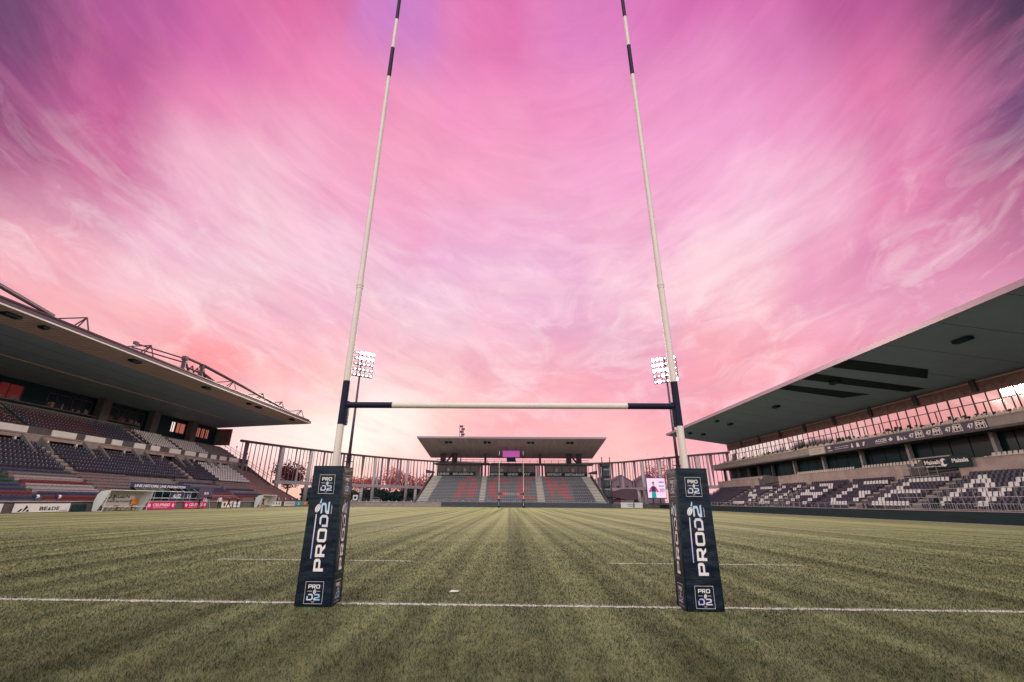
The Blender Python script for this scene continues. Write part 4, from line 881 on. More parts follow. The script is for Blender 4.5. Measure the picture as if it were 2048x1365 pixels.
# ================================================================== FAR END STAND (u = Y)
FS = empty('grandstand', (0, 122, 0), 'small far end stand with an overhanging roof and red seat letters', 'grandstand')
NR = 19; FAR = [(114+.72*i, 114.72+.72*i, .85+.385*i) for i in range(NR)]
def fe(i): return 24.6-.105*i
b = MB()
for i, (u0, u1, z) in enumerate(FAR): b.box(-fe(i), fe(i), u0, u1, 0, z)
b.box(-23.5, 23.5, 128.4, 132, 0, 8.15); b.build('seating_terrace', M['terrace'], FS)
for i, (u0, u1, z) in enumerate(FAR[1:]):
    b = MB(); b.box(-fe(i+1)+2.6, fe(i+1)-2.6, u0-.03, u0+.10, z+.003, z+.07); b.build('row_nosing', mat('pale_nosing', (.42,.36,.37), .7), FS)
for x0, x1 in ((-24.3,-21.7), (-8.25,-6.9), (6.85,8.6), (21.9,24.2)):
    b = MB()
    for i, (u0, u1, z) in enumerate(FAR):
        k = -.1*i*(1 if abs(x0) > 20 else 0)*(1 if x0 > 0 else -1); b.box(x0+k, x1+k, u0-.05, u0+.30, z+.003, z+.24)
    b.build('aisle_steps', M['seatcream'], FS)
for s in (-1, 1):
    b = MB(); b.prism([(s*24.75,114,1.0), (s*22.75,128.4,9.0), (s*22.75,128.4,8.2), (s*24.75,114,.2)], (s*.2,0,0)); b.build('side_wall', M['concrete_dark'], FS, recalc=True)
b = MB(); b.box(-17.5, 24.8, 112.3, 112.6, 0, .98); b.build('front_wall', M['blackwall'] if False else mat('grey_front_wall', (.075,.075,.095), .8, vs=.8), FS)
b = MB(); b.box(-17.5, 24.8, 112.25, 112.65, .983, 1.06); b.build('wall_coping', M['concrete_dark'], FS)
b = MB(); rr = random.Random(8)
for k in range(90):
    x = rr.uniform(-23, 24.5); b.ball((x, 113.2, 1.35+rr.uniform(-.1,.15)), .11, n_ := .11, .11, 6, 4)
b.tube((-24, 113.2, 1.3), (24.5, 113.2, 1.3), .05); b.tube((-24, 113.2, 1.0), (24.5, 113.2, 1.0), .05)
b.build('front_rail', M['steel'], FS)
# three glazed boxes under their name boards
for x0, x1 in ((-21.8,-9.3), (-6.4,7.2), (9.9,22.2)):
    b = MB(); b.box(x0, x1, 129.2, 131.9, 8.15, 11.3); b.build('box_body', M['rust'], FS)
    n = 5
    for k in range(n):
        a = x0+.2+(x1-x0-.4)*k/n; c = a+(x1-x0-.4)/n-.12
        f = MB()
        for q in ((a,a+.08,9.35,11.0),(c-.08,c,9.35,11.0),(a,c,9.27,9.35),(a,c,11.0,11.08)): f.box(q[0], q[1], 129.12, 129.19, q[2], q[3])
        fo = f.build('window', M['darksteel'], FS); p = MB(); p.box(a+.08, c-.08, 129.15, 129.18, 9.35, 11.0); p.build('pane', mat('box_glass', (.10,.05,.06), .2, var=.3, spec=.3), fo)
        if k % 2: r = MB(); r.box(a+.4, a+1.1, 129.135, 129.148, 9.4, 10.3); r.build('blind', M['concrete_pink'], fo)
b = MB(); b.box(-22.6, 24.0, 128.5, 132, 11.35, 11.75); b.build('upper_slab', M['concrete_dark'], FS)
for x0, x1 in ((-9.1,-8.4), (-6.9,-6.6), (7.4,7.7), (9.0,9.4), (-7.9,-7.6), (8.2,8.5)):
    b = MB(); b.box(x0, x1, 130, 130.4, 8.15, 11.35); b.build('frame_post', M['mauvesteel'], FS)
b = MB()
for x in np.arange(-21.8, 22.3, 2.1): b.tube((x, 129.3, 11.75), (x, 129.3, 12.7), .05, n=4)
for z in (12.25, 12.75): b.tube((-22.2, 129.3, z), (22.8, 129.3, z), .06, n=4)
b.build('upper_rail', M['mauvesteel'], FS)
for x in (-20.5, -17.0, -7.8, 8.6, 17.2, 20.2):
    b = MB(); w = .75 if abs(x) > 10 else .3; b.box(x-w, x+w, 131, 132.2, 11.75, 14.9); b.build('roof_column', M['mauvesteel'], FS)
for s in (-1, 1): b = MB(); b.tube((s*19.5, 130.8, 12), (s*17.4, 130.8, 14.6), .28); b.build('roof_brace', M['mauvesteel'], FS)
RFx, RF0, RF1 = 25.2, 114.0, 137.2; zf = lambda y: 17.0-(y-114)*3.1/23.2
b = MB(); b.prism([(-RFx, RF0, zf(RF0)), (-RFx, RF1, zf(RF1)), (-RFx, RF1, zf(RF1)+1.4), (-RFx, RF0, zf(RF0)+.35)], (2*RFx, 0, 0))
b.build('roof', mat('end_roof_soffit', (.72,.60,.64), .75, var=.18, vs=.5, stretch=(2.5,.2,1)), FS)
b = MB(); b.box(-RFx-.05, RFx+.05, RF0-.14, RF0-.003, zf(RF0)-.03, zf(RF0)+.42); b.build('fascia', M['fascia_r'], FS)
for x in (-17.2, -6.6, 5.3, 16.0):
    for d in (-.55, .55): b = MB(); b.box(x+d-.42, x+d+.42, 117, 117.8, zf(117.4)-.5, zf(117.4)-.10); b.build('soffit_lamp', M['black'], FS)
b = MB(); b.box(-2.4, 2.35, 122, 122.25, 12.9, 14.65); so_ = b.build('scoreboard', mat('magenta_screen', (.30,.05,.25), .3, emit=(.45,.08,.33), es=.75), FS)
b = MB(); b.box(-1.3, 1.2, 121.95, 122.3, 11.6, 12.88); b.tube((-1.2,122.1,14.65), (-1.2,122.1,16.2), .05); b.tube((1.2,122.1,14.65), (1.2,122.1,16.2), .05); b.build('screen_mount', M['black'], FS)
def end_board(x0, x1, items, label):
    root = empty('name_board', ((x0+x1)/2, 129.0, 8.15), label, 'sign board', 'name boards above the seats of the end stand')
    b = MB(); b.box(x0, x1, 128.85, 129.05, 8.2, 9.22); b.build('panel', M['black'], root)
    for t, x, w in items:
        b = MB(); put_text(b, t, (x, 128.84, 8.4), (1,0,0), (0,0,1), .62, w, .04); b.build('lettering', M['seatcream'], root)
    return root
end_board(-21.6, -10.5, [('LINDE', -21.3, 3.2), ('BRASSEUR', -17.0, 6.1)], 'left black name board above the end stand seats reading a brewer name')
end_board(-6.3, 6.9, [('SERVICARD', -6.1, 3.9), ('LINDE', -1.0, 2.9), ('717', 3.6, 1.9)], 'middle black name board above the end stand seats with three words')
end_board(10.2, 22.0, [('BISTROT', 10.5, 4.2), ('RESTAURANT', 15.6, 5.7)], 'right black name board above the end stand seats naming a restaurant')
def far_col(i, v):
    for ch, x0, x1 in (('A',-14.6,-9.3), ('G',-6.0,-.8), ('E',1.6,6.2), ('N',9.8,15.3)):
        k = -.06*(i-10)*(1 if v > 0 else -1)*(abs((x0+x1)/2)/12)
        if x0+k < v < x1+k and 2 <= i <= 16:
            r = min(6, int((16-i)/15*7)); c = min(4, int((v-x0-k)/(x1-x0)*5)); 
            if F57[ch][r][c] == '1': return 'red'
    if v > 16.5 and i < 12: return 'blue'
    return 'grey'
for x0, x1 in ((-21.4,-8.4), (-6.7,6.7), (8.8,21.6)):
    block([(a, c, z-.46) for a, c, z in FAR[1:]], 'Y', 1, x0, x1, far_col, False, 'end stand', pitch=.5, org=-.05)
# glazed stair tower beside the end stand
TW = empty('stair_tower', (25.6, 121, 0), 'dark narrow stair tower at the right side of the end stand', 'tower')
b = MB()
for x in (24.6, 26.7):
    for y in (119, 121.5): b.tube((x,y,0), (x,y,11.6 if y > 120 else 12.8), .12)
b.box(24.5, 26.8, 119, 121.6, 10.4, 11.2)
for z in (2.6, 5.2, 7.8): b.box(24.5, 26.8, 119.1, 121.5, z, z+.25)
b.build('tower_frame', M['darksteel'], TW)
b = MB(); b.box(24.75, 26.55, 119.5, 121.3, .05, 10.38); b.build('tower_panels', mat('tower_glass', (.06,.07,.075), .25, var=.4, vs=1.2), TW)
b = MB()
for z in (4.4, 6.9, 9.4): b.box(25.0, 26.4, 119.4, 119.48, z, z+.35)
b.build('landing_panel', M['concrete'], TW)
for s, nm in ((-1, 'left'), (1, 'right')):
    b = MB(); b.prism([(s*22.4,129,9.3), (s*25.0,129,9.9), (s*25.0,129,8.8), (s*22.4,129,8.9)], (0,.3,0)); b.build('side_bracket_panel', M['mauvesteel'], FS, recalc=True)

# ------------------------------------------------------------------ place the seats
seat_protos = {}
def seat_mesh(c, plate):
    if (c, plate) in seat_protos: return seat_protos[(c, plate)]
    me = bpy.data.meshes.new('stadium_seat'); V = SV.tolist(); Fc = list(SF); Mi = list(SM)
    if plate: n = len(V); V += PV.tolist(); Fc.append((n, n+1, n+2, n+3)); Mi.append(2)
    me.from_pydata(V, [], Fc)
    for m in (M[SCOL[c]], M['darksteel'], M['plate']): me.materials.append(m)
    me.polygons.foreach_set('material_index', Mi); me.update(); seat_protos[(c, plate)] = me; return me
rank = []
for k, s in enumerate(SEATS):
    q = px((s[0], s[1], s[2]+.6))
    if q and 8 < q[0] < 2040 and 0 < q[1] < 1365: rank.append((q[2], k))
rank.sort(); big = [k for _, k in rank[:298]]; bigs = set(big)
CN = {'blue': 'slate blue', 'purple': 'purple', 'maroon': 'maroon', 'white': 'white', 'cream': 'cream', 'grey': 'grey', 'red': 'red', 'black': 'black'}
nth = {}
for k in big:
    x, y, z, ro, c, pl_, st, i = SEATS[k]
    o = bpy.data.objects.new('stadium_seat', seat_mesh(c, pl_)); o.location = (x, y, z); o.rotation_euler = (0, 0, ro); COL.objects.link(o)
    nth[k] = (st, i, y, o, c)
byrow = {}
for t in nth.values(): byrow.setdefault((t[0], t[1]), []).append(t)
def ordinal(n):
    if n <= 20: return ORD[n-1]
    tens = {2: 'twent', 3: 'thirt', 4: 'fort', 5: 'fift', 6: 'sixt', 7: 'sevent', 8: 'eight'}[n//10]
    return tens+'ieth' if n % 10 == 0 else tens+'y-'+ORD[n % 10-1]
SHORT = {LST: 'left stand lower tier', LSU: 'left stand upper tier', RL: 'right stand lower tier', 'middle tier of the right stand': 'right stand middle tier', 'balcony of the right stand': 'right stand balcony', 'end stand': 'end stand'}
for (st, i), L_ in byrow.items():
    for n, t in enumerate(sorted(L_, key=lambda t: t[2])):
        lab(t[3], '%s seat, %s row of %s, %s from near frame edge' % (CN[t[4]], ORD[i], SHORT[st], ordinal(n+1)), 'seat', 'bucket seats of the stands')
rest = [s for k, s in enumerate(SEATS) if k not in bigs]
cols = list(SCOL); vv, ff, mm = [], [], []; off = 0
SVn, PVn = len(SV), 4
keepF = [(f, m) for f, m in zip(SF, SM)]
for x, y, z, ro, c, pl_, st, i in rest:
    ca, sa = math.cos(ro), math.sin(ro); Rm = np.array([[ca,-sa,0],[sa,ca,0],[0,0,1]])
    A_ = SV @ Rm.T + (x, y, z); vv.append(A_); ci = cols.index(c)
    for f, m in keepF: ff.append(tuple(off+t for t in f)); mm.append(ci if m == 0 else len(cols))
    off += SVn
    if pl_: vv.append(PV @ Rm.T+(x, y, z)); ff.append((off, off+1, off+2, off+3)); mm.append(len(cols)+1); off += 4
me = bpy.data.meshes.new('stadium_seats'); me.from_pydata(np.concatenate(vv).tolist(), [], ff)
for c in cols: me.materials.append(M[SCOL[c]])
me.materials.append(M['darksteel']); me.materials.append(M['plate']); me.polygons.foreach_set('material_index', mm); me.update()
o = bpy.data.objects.new('stadium_seats', me); COL.objects.link(o)
lab(o, 'rows of farther plastic seats in all three stands', 'seats', kind='stuff')
print('seats', len(SEATS), 'individual', len(big))
# ================================================================== boards, shelters and people along the left touchline
wall_board('advert_board', 36.6, 42.3, .06, .86, 'white', 'white board with black lettering and a green triangle on the left pitchside wall', 'advert board', -1, 46.55, .05, 'boards on the left pitchside wall',
  [('t','BE',39.1,.22,.34,.8,'text_black'), ('t','DE',40.35,.22,.34,.8,'text_black'), ('poly',[[(39.92,.22),(40.30,.22),(40.12,.58)]],'green'),
   ('poly',[[(37.0,.12),(37.25,.12),(37.5,.35),(37.3,.4)],[(37.5,.12),(37.6,.12),(37.95,.5),(37.75,.72)],[(37.8,.12),(38.1,.12),(38.1,.3),(37.9,.3)]],'text_black'), ('t','www.beade.fr',41.2,.14,.08,.9,'text_black')])
wall_board('advert_board', 30.0, 35.6, .10, .86, 'white', 'plain pale board at the left frame edge on the pitchside wall', 'advert board', -1, 46.55, .05, 'boards on the left pitchside wall')
for y0, y1, nm in ((52.9, 58.1, 'longer magenta board with white lettering right of the large shelter'), (59.9, 64.9, 'second magenta board with white lettering, behind the camera operator')):
    wall_board('advert_board', y0, y1, .10, .98, 'pink', nm, 'advert board', -1, 46.55, .06, 'boards on the left pitchside wall',
      [('t','CELIPRESS',y0+1.05,.42,.36,(y1-y0)*.60,'print_white'), ('t','e',y0+.22,.34,.42,.45,'print_white'), ('t','e',y1-.7,.34,.42,.45,'print_white'), ('t','imprimerie numerique',y0+1.15,.22,.10,2.6,'print_white')])
wall_board('advert_board', 68.8, 73.9, .10, .98, 'white', 'white board with a round red and navy emblem behind the standing people', 'advert board', -1, 46.55, .05, 'boards on the left pitchside wall',
  [('poly',[[(69.5+.28*math.cos(a), .6+.3*math.sin(a)) for a in [k*math.pi/5 for k in range(10)]]],'red'), ('t','SUA LG',70.3,.5,.28,1.6,'text_black'), ('t','agence',72.3,.4,.2,1.3,'blueboard'), ('poly',[[(71.6,.12),(72.0,.12),(72.0,.96),(71.6,.96)]],'purpleboard')])
wall_board('advert_board', 83.9, 88.6, .14, .98, 'white', 'white board with four brown dots right of the small shelter', 'advert board', -1, 46.55, .05, 'boards on the left pitchside wall',
  [('poly',[[(84.5+1.1*j+.28*math.cos(a), .62+.22*math.sin(a)) for a in [k*math.pi/5 for k in range(10)]] for j in range(4)],'rust')])
wall_board('advert_board', 89.9, 94.7, .14, .98, 'white', 'white board with pink lettering beside the teal board', 'advert board', -1, 46.55, .05, 'boards on the left pitchside wall', [('t','LA BOUTIQUE',90.3,.4,.36,4.0,'pink')])
wall_board('advert_board', 94.8, 98.6, .14, .98, 'teal', 'teal board with a white mark near the far end of the left wall', 'advert board', -1, 46.55, .05, 'boards on the left pitchside wall', [('poly',[[(96.3,.25),(97.0,.25),(96.9,.85),(96.4,.85)]],'print_white')])
wall_board('advert_board', 98.7, 101.2, .14, .98, 'orange', 'small orange board at the far end of the left wall', 'advert board', -1, 46.55, .05, 'boards on the left pitchside wall', [('poly',[[(99.4,.4),(100.3,.4),(100.3,.8),(99.4,.8)]],'print_white')])
wall_board('banner', 52.0, 63.2, 2.55, 3.35, 'blueboard', 'long navy banner with white lettering above the glazed tunnel of the left stand', 'banner', -1, 48.6, .05, None, [('t','UNE HISTOIRE UNE FORMATION',52.6,2.78,.34,9.6,'print_white')])
wall_board('side_wall_board', 42.6, 44.3, .05, .75, 'black', 'small black hatch in the pitchside wall left of the large shelter', 'hatch', -1, 46.55, .03)
# small match balls on stands along the wall: blue and white round lamps
for n, y in enumerate((38.9, 41.2, 79.5, 82.0, 85.6, 88.2, 91, 94, 97)):
    r = empty('wall_lamp', (-47.1, y, 1.06)); lab(r, 'small white and navy round lamp on the left wall, %s from the near end' % ORD[n], 'lamp', 'round lamps on the left wall')
    b = MB(); b.tube((-47.1,y,1.0), (-47.1,y,1.32), .03, n=6); b.ball((-47.1,y-.14,1.5), .17, .17, .19, 10, 6); b.build('lamp_back', M['blueboard'], r, smooth=True)
    b = MB(); b.ball((-47.1,y+.14,1.5), .17, .20, .19, 10, 6); b.build('lamp_front', M['white'], r, smooth=True)
def shelter(y0, y1, h, d, label, big):
    r = empty('team_shelter', (-45.9, (y0+y1)/2, 0), label, 'shelter', 'curved team shelters on the left touchline'); xb = -46.35
    prof = [(0, .06), (-.05, h*.45), (.12, h*.78), (.45, h*.95), (d, h)]
    b = MB()
    for (a, z), (c, w) in zip(prof, prof[1:]): b.obox(((xb+a+xb+c)/2, (y0+y1)/2, (z+w)/2), ((c-a)/2, 0, (w-z)/2), (0, (y1-y0)/2, 0), (Vector((-(w-z), 0, (c-a))).normalized()*.03))
    b.build('curved_shell', mat('shelter_fabric', (.50,.46,.42), .6, vs=1.0), r)
    for y in (y0-.03, y1+.03):
        b = MB(); b.prism([(xb+a, y, z) for a, z in prof]+[(xb+d*.75, y, h*.55), (xb+d*.35, y, .06)], (0,.03,0)); b.build('side_panel', M['white'], r, recalc=True)
    b = MB()
    for y in (y0, y1): b.tube((xb+d, y, h), (xb+d*.75, y, .03), .035); b.tube((xb+.1, y, .03), (xb+d*.75, y, .03), .035)
    b.tube((xb+d, y0, h), (xb+d, y1, h), .04); b.tube((xb+d*.75, y0, .5), (xb+d*.75, y1, .5), .03); b.build('frame', M['white'], r)
    n = int((y1-y0)/.75)
    for k in range(n):
        y = y0+.3+(y1-y0-.6)*(k+.5)/n; b = MB(); b.box(xb+.25, xb+.65, y-.22, y+.22, .38, .43); b.box(xb+.22, xb+.27, y-.22, y+.22, .43, .62); b.box(xb+.4, xb+.46, y-.03, y+.03, .02, .38)
        b.build('seat', M['seatcream'] if k % 3 else M['red'], r)
    if big:
        b = MB(); e = Vector((0,1,0)); up = Vector((.0,0,1)); x = xb+.16
        put_text(b, 'AGEN', (x, y0+2.1, 1.42), e, up, .42, 2.4, .0); b.build('lettering', M['text_black'], r)
        b = MB(); b.q((x,y0+1.6,1.3), (x,y0+1.75,1.3), (x,y0+2.15,2.1), (x,y0+2.05,2.1)); b.q((x,y0+2.3,1.15), (x,y0+2.45,1.15), (x,y0+2.15,2.1), (x,y0+2.08,2.1)); b.q((x+.003,y0+.9,1.28), (x+.003,y0+2.2,1.5), (x+.003,y0+2.2,1.55), (x+.003,y0+.9,1.33)); b.build('emblem', M['text_black'], r)
        b = MB(); put_text(b, 'le coeur de la mairie ?', (x, y0+.9, .98), e, up, .24, 4.3, .01); b.build('lettering', M['blueboard'], r)
        b = MB(); b.q((x,y1-1.4,.75), (x,y1-.3,.75), (x,y1-.3,1.35), (x,y1-1.4,1.35)); b.build('poster', M['orange'], r)
shelter(44.9, 51.3, 2.25, 1.5, 'large white curved team shelter with black lettering inside, beside the white board', True)
shelter(78.3, 83.2, 2.1, 1.4, 'smaller plain white curved team shelter beyond the running man', False)
# glazed players tunnel
r = empty('players_tunnel', (-47.6, 59, 0), 'low glazed players tunnel with navy lettered panels behind the magenta boards', 'tunnel')
b = MB(); b.box(-48.5, -47.45, 52.0, 66.6, 1.0, 1.12); b.build('tunnel_base', M['concrete_dark'], r)
b = MB()
for y in np.arange(52.2, 66.9, 1.44): b.tube((-47.5, y, 1.1), (-47.5, y, 2.3), .03); b.tube((-47.5, y, 2.3), (-48.3, y, 2.75), .03)
b.tube((-47.5,52.2,2.3), (-47.5,66.6,2.3), .035); b.tube((-47.42,52.2,1.45), (-47.42,66.6,1.45), .03); b.build('tunnel_frame', M['steel'], r)
b = MB(); b.box(-48.6, -48.55, 52.2, 66.4, 1.12, 2.75); b.build('tunnel_glass', M['glassdark'], r)
b = MB(); b.q((-47.55,52.2,2.34), (-47.55,57.5,2.34), (-48.4,57.5,2.78), (-48.4,52.2,2.78)); b.build('tunnel_canopy', M['black'], r)
for y0, y1, t, w in ((58.1,61.0,'ALLEZ',1.6), (61.1,62.6,"L' A",.8)):
    b = MB(); b.box(-47.62, -47.58, y0, y1, 1.15, 2.25); p = b.build('navy_panel', M['blueboard'], r); b = MB(); put_text(b, t, (-47.57, y0+.6, 1.5), (0,1,0), (0,0,1), .5, w, .03); b.build('lettering', M['print_white'], p)
wall_board('club_panel', 63.0, 66.3, .5, 2.9, 'purpleboard', 'tall purple club panel with white initials beside the camera operator', 'panel', -1, 46.9, .05, None, [('t','SUA',64.3,2.0,.35,1.1,'print_white'), ('t','LG',64.5,1.0,.55,.9,'print_white')])

def person(x, y, face, label, shirt, legs, pose='stand', hair='hair', z=0, h=1.78, bare=False, base='stand'):
    r = empty('person', (x, y, z), label, 'person'); r.rotation_euler = (0, 0, face)
    k = h/1.78; P_ = {}
    sx = {'stand': (0,0,0,0), 'walk': (.18,-.20,.05,-.35), 'run': (.22,-.30,.10,-.55), 'film': (.05,-.05,0,0)}
    # joints (x right, y forward)
    if pose == 'sit':
        J = [('pel',(0,0,.50)),('hl',(-.09,.02,.50)),('hr',(.09,.02,.50)),('kl',(-.11,.42,.48)),('kr',(.11,.42,.48)),('al',(-.11,.40,.08)),('ar',(.11,.40,.08)),('tl',(-.11,.55,.04)),('tr',(.11,.55,.04)),
             ('wa',(0,0,.68)),('ch',(0,.03,.95)),('nk',(0,.04,1.12)),('hd',(0,.06,1.22)),('tp',(0,.06,1.34)),('sl',(-.19,.02,1.04)),('sr',(.19,.02,1.04)),('el',(-.24,.10,.78)),('er',(.24,.10,.78)),('wl',(-.12,.32,.66)),('wr',(.12,.32,.66)),('fl',(-.07,.38,.64)),('fr',(.07,.38,.64))]
    else:
        a, c, kb, ab = sx[pose]
        J = [('pel',(0,0,.95)),('hl',(-.09,0,.92)),('hr',(.09,0,.92)),('kl',(-.11,a+.02,.50)),('kr',(.11,c+.06,.50)),('al',(-.11,a*1.4,.08)),('ar',(.11,c*1.3+ab*.35,.08+max(0,-ab)*.25)),('tl',(-.12,a*1.4+.15,.03)),('tr',(.12,c*1.3+ab*.35+.14,.04+max(0,-ab)*.1)),
             ('wa',(0,0,1.08)),('ch',(0,.02,1.34)),('nk',(0,.02,1.50)),('hd',(0,.04,1.60)),('tp',(0,.04,1.73)),('sl',(-.19,0,1.44)),('sr',(.19,0,1.44))]
        if pose == 'film': J += [('el',(-.26,.12,1.22)),('er',(.26,.12,1.22)),('wl',(-.14,.34,1.36)),('wr',(.14,.34,1.36)),('fl',(-.10,.40,1.42)),('fr',(.10,.40,1.42))]
        elif pose == 'run': J += [('el',(-.30,-.14,1.30)),('er',(.28,.10,1.24)),('wl',(-.24,.06,1.42)),('wr',(.16,.30,1.40)),('fl',(-.20,.10,1.48)),('fr',(.12,.34,1.48))]
        else: J += [('el',(-.25,-.02,1.15)),('er',(.25,.02,1.15)),('wl',(-.25,.12,.92)),('wr',(.24,.16,.94)),('fl',(-.24,.15,.82)),('fr',(.23,.19,.84))]
    E_ = [('pel','hl'),('pel','hr'),('hl','kl'),('hr','kr'),('kl','al'),('kr','ar'),('al','tl'),('ar','tr'),('pel','wa'),('wa','ch'),('ch','nk'),('nk','hd'),('hd','tp'),('ch','sl'),('ch','sr'),('sl','el'),('sr','er'),('el','wl'),('er','wr'),('wl','fl'),('wr','fr')]
    RR = dict(pel=.14,hl=.10,hr=.10,kl=.068,kr=.068,al=.045,ar=.045,tl=.04,tr=.04,wa=.135,ch=.15,nk=.055,hd=.088,tp=.08,sl=.07,sr=.07,el=.045,er=.045,wl=.032,wr=.032,fl=.030,fr=.030)
    idx = {n: i for i, (n, _) in enumerate(J)}
    me = bpy.data.meshes.new('tmp'); me.from_pydata([tuple(v*k for v in p) for _, p in J], [(idx[a], idx[c]) for a, c in E_], []); o = bpy.data.objects.new('tmp', me); COL.objects.link(o)
    sk = o.modifiers.new('s', 'SKIN'); sk.use_smooth_shade = True; o.modifiers.new('d', 'SUBSURF').levels = 1
    for i, (n, _) in enumerate(J): me.skin_vertices[0].data[i].radius = (RR[n]*k*1.05, RR[n]*k*(.8 if n in ('ch','wa','pel') else 1)); me.skin_vertices[0].data[i].use_root = (n == 'pel')
    bm2 = bpy.data.meshes.new_from_object(o.evaluated_get(bpy.context.evaluated_depsgraph_get())); bpy.data.objects.remove(o)
    bm2.name = 'body'
    for m in (M['skin'], M[shirt], M[legs], M['text_black']): bm2.materials.append(m)
    zt = J[idx['nk']][1][2]*k; zw = J[idx['pel']][1][2]*k+.02
    for p in bm2.polygons:
        c = p.center; g = 1
        if c.z > zt-.02: g = 0
        elif c.z < .10*k: g = 3
        elif c.z < zw and abs(c.x) < .22: g = 2
        if bare and g == 2 and c.z < .62*k: g = 0
        if pose in ('stand','walk') and abs(c.x) > .2 and c.z < .93*k: g = 0
        if bare and abs(c.x) > .235 and c.z < 1.25*k: g = 0
        p.material_index = g; p.use_smooth = True
    bo = bpy.data.objects.new('body', bm2); COL.objects.link(bo); bo.parent = r
    hx = J[idx['hd']][1]; b = MB(); b.local = True; b.ball((0, (hx[1]-.02)*k, (hx[2]+.085)*k), .098*k, .108*k, .082*k, 10, 6); b.build('hair', M[hair], r, smooth=True)
    b = MB(); b.local = True; yf = (hx[1]+.095)*k; zz = (hx[2]+.02)*k
    b.ball((0, yf, zz), .013, .02, .02, 6, 4)
    for s in (-1, 1): b.ball((s*.034, yf-.012, zz+.035), .011, .008, .008, 6, 4); b.ball((s*.092*k, (hx[1])*k, zz+.01), .012, .02, .03, 6, 4)
    b.build('face_features', M['skin'], r)
    return r
person(-44.4, 64.6, R(200), 'person in a white shirt and dark trousers standing by the left wall', 'cloth_white', 'cloth_black', 'stand', h=1.85)
person(-43.7, 65.9, R(120), 'person in all dark clothes standing right of the white-shirted one', 'cloth_black', 'cloth_black', 'walk', h=1.8)
person(-44.9, 70.3, R(90), 'person in a dark top and light blue jeans standing before the emblem board', 'cloth_black', 'denim', 'stand', h=1.75)
person(-37.4, 64.0, R(-60), 'person in dark top and shorts running on the grass with bare legs', 'cloth_black', 'cloth_black', 'run', bare=True, h=1.82)
cam_op = person(-46.0, 62.3, R(-90), 'person in black bent behind a camera tripod by the second magenta board', 'cloth_black', 'cloth_black', 'film', h=1.7)
r = empty('camera_tripod', (-45.3, 63.3, 0), 'tall silver camera tripod with black camera in front of the purple panel', 'tripod')
for a in (0, 2.1, 4.2): b = MB(); b.tube((-45.3,63.3,1.35), (-45.3+.42*math.cos(a),63.3+.42*math.sin(a),.01), .03); b.build('leg', M['steel'], r)
b = MB(); b.box(-45.45,-45.1,63.0,63.6,1.42,1.68); b.tube((-45.1,63.3,1.55),(-44.85,63.3,1.55),.07,n=8); b.box(-45.5,-45.15,62.3,63.0,1.6,1.66); b.build('camera_body', M['black'], r)
for n, (x, y, z, t) in enumerate(((43.7,71.7,2.6,'dark hunched person seated high up in the right stand, the farther of two'), (43.5,66.6,2.6,'dark person seated in the right stand, the nearer of two'), (39.7,37.6,.95,'person in black seated low down by the barrier of the right stand'))):
    person(x, y, R(90), t, 'cloth_black', 'cloth_black', 'sit', z=z-.05, h=1.9)

# ================================================================== floodlight towers
lampm = mat('lit_floodlight_lens', (.9,.9,.9), .3, var=0, emit=(1,.97,.93), es=60); lampw = mat('dim_floodlight_lens', (.9,.9,.9), .3, var=0, emit=(1,.93,.9), es=7)
def tower(x, y, h, aimx, label, bright):
    r = empty('floodlight_tower', (x, y, 0), label, 'floodlight tower', 'floodlight towers behind the far corners')
    b = MB(); b.tube((x,y,0), (x,y,h*.32), .62, .55, 12); b.tube((x,y,h*.32), (x,y,h), .42, .26, 12); b.build('mast', M['mauvesteel'], r, smooth=True)
    b = MB(); b.box(x-.9, x+.9, y-.9, y+.9, h*.32-.1, h*.32+.05)
    for a in (-.9, .9): b.tube((x+a,y-.9,h*.32), (x+a,y-.9,h*.32+1), .04); b.tube((x+a,y-.9,h*.32+1), (x+a,y+.9,h*.32+1), .04)
    b.tube((x-.9,y-.9,h*.32+1), (x+.9,y-.9,h*.32+1), .04); b.build('platform', M['darksteel'], r)
    ang = math.atan2(aimx-x, 60-y)              # heading so that the head faces the pitch
    rt = Vector((math.cos(ang), -math.sin(ang), 0)); fw = Vector((math.sin(ang), math.cos(ang), 0)); up = Vector((0,0,1)); c0 = Vector((x, y, h))+fw*.5
    b = MB()
    for j in range(5): b.tube(c0+up*(j*1.65)-rt*3.4, c0+up*(j*1.65)+rt*3.4, .09 if j else .16)
    for a in (-3.4, -1.1, 1.1, 3.4): b.tube(c0+rt*a, c0+rt*a+up*6.9, .09)
    b.tube(Vector((x,y,h-.3)), Vector((x,y,h+6.9)), .2); b.build('head_frame', M['mauvesteel'], r)
    for j in range(5):
        for i in range(6):
            c = c0+up*(j*1.65+.35)+rt*((i-2.5)*1.2)+fw*.35; aim = (Vector((aimx*.3+(i-2.5)*8*(1 if rt.x > 0 else -1), 15+j*18, 0))-c).normalized()
            q = MB(); q.tube(c-aim*.35, c+aim*.12, .22, .50, 10); lo = q.build('lamp', M['darksteel'], r)
            q = MB(); rl = .42 if bright(i, j) else .26; q.tube(c+aim*.13, c+aim*.16, rl, n=12); q.build('lens', lampm if bright(i, j) else lampw, lo)
    ld = bpy.data.lights.new('floodlight', 'SPOT'); ld.energy = FLOODW; ld.spot_size = R(95); ld.spot_blend = .6; ld.shadow_soft_size = 6.0; ld.color = (1,.90,.72)
    lo = bpy.data.objects.new('floodlight', ld); COL.objects.link(lo); p = c0+up*3.3+fw*1.6; lo.location = p
    lo.rotation_euler = (Vector((aimx*.2, 42, 0))-p).to_track_quat('-Z', 'Y').to_euler()
FLOODW = 190000
tower(-43.9, 117, 34.6, 0, 'tall mast with a lit rack of white floodlights behind the left upright', lambda i, j: j >= 3 and i < 4)
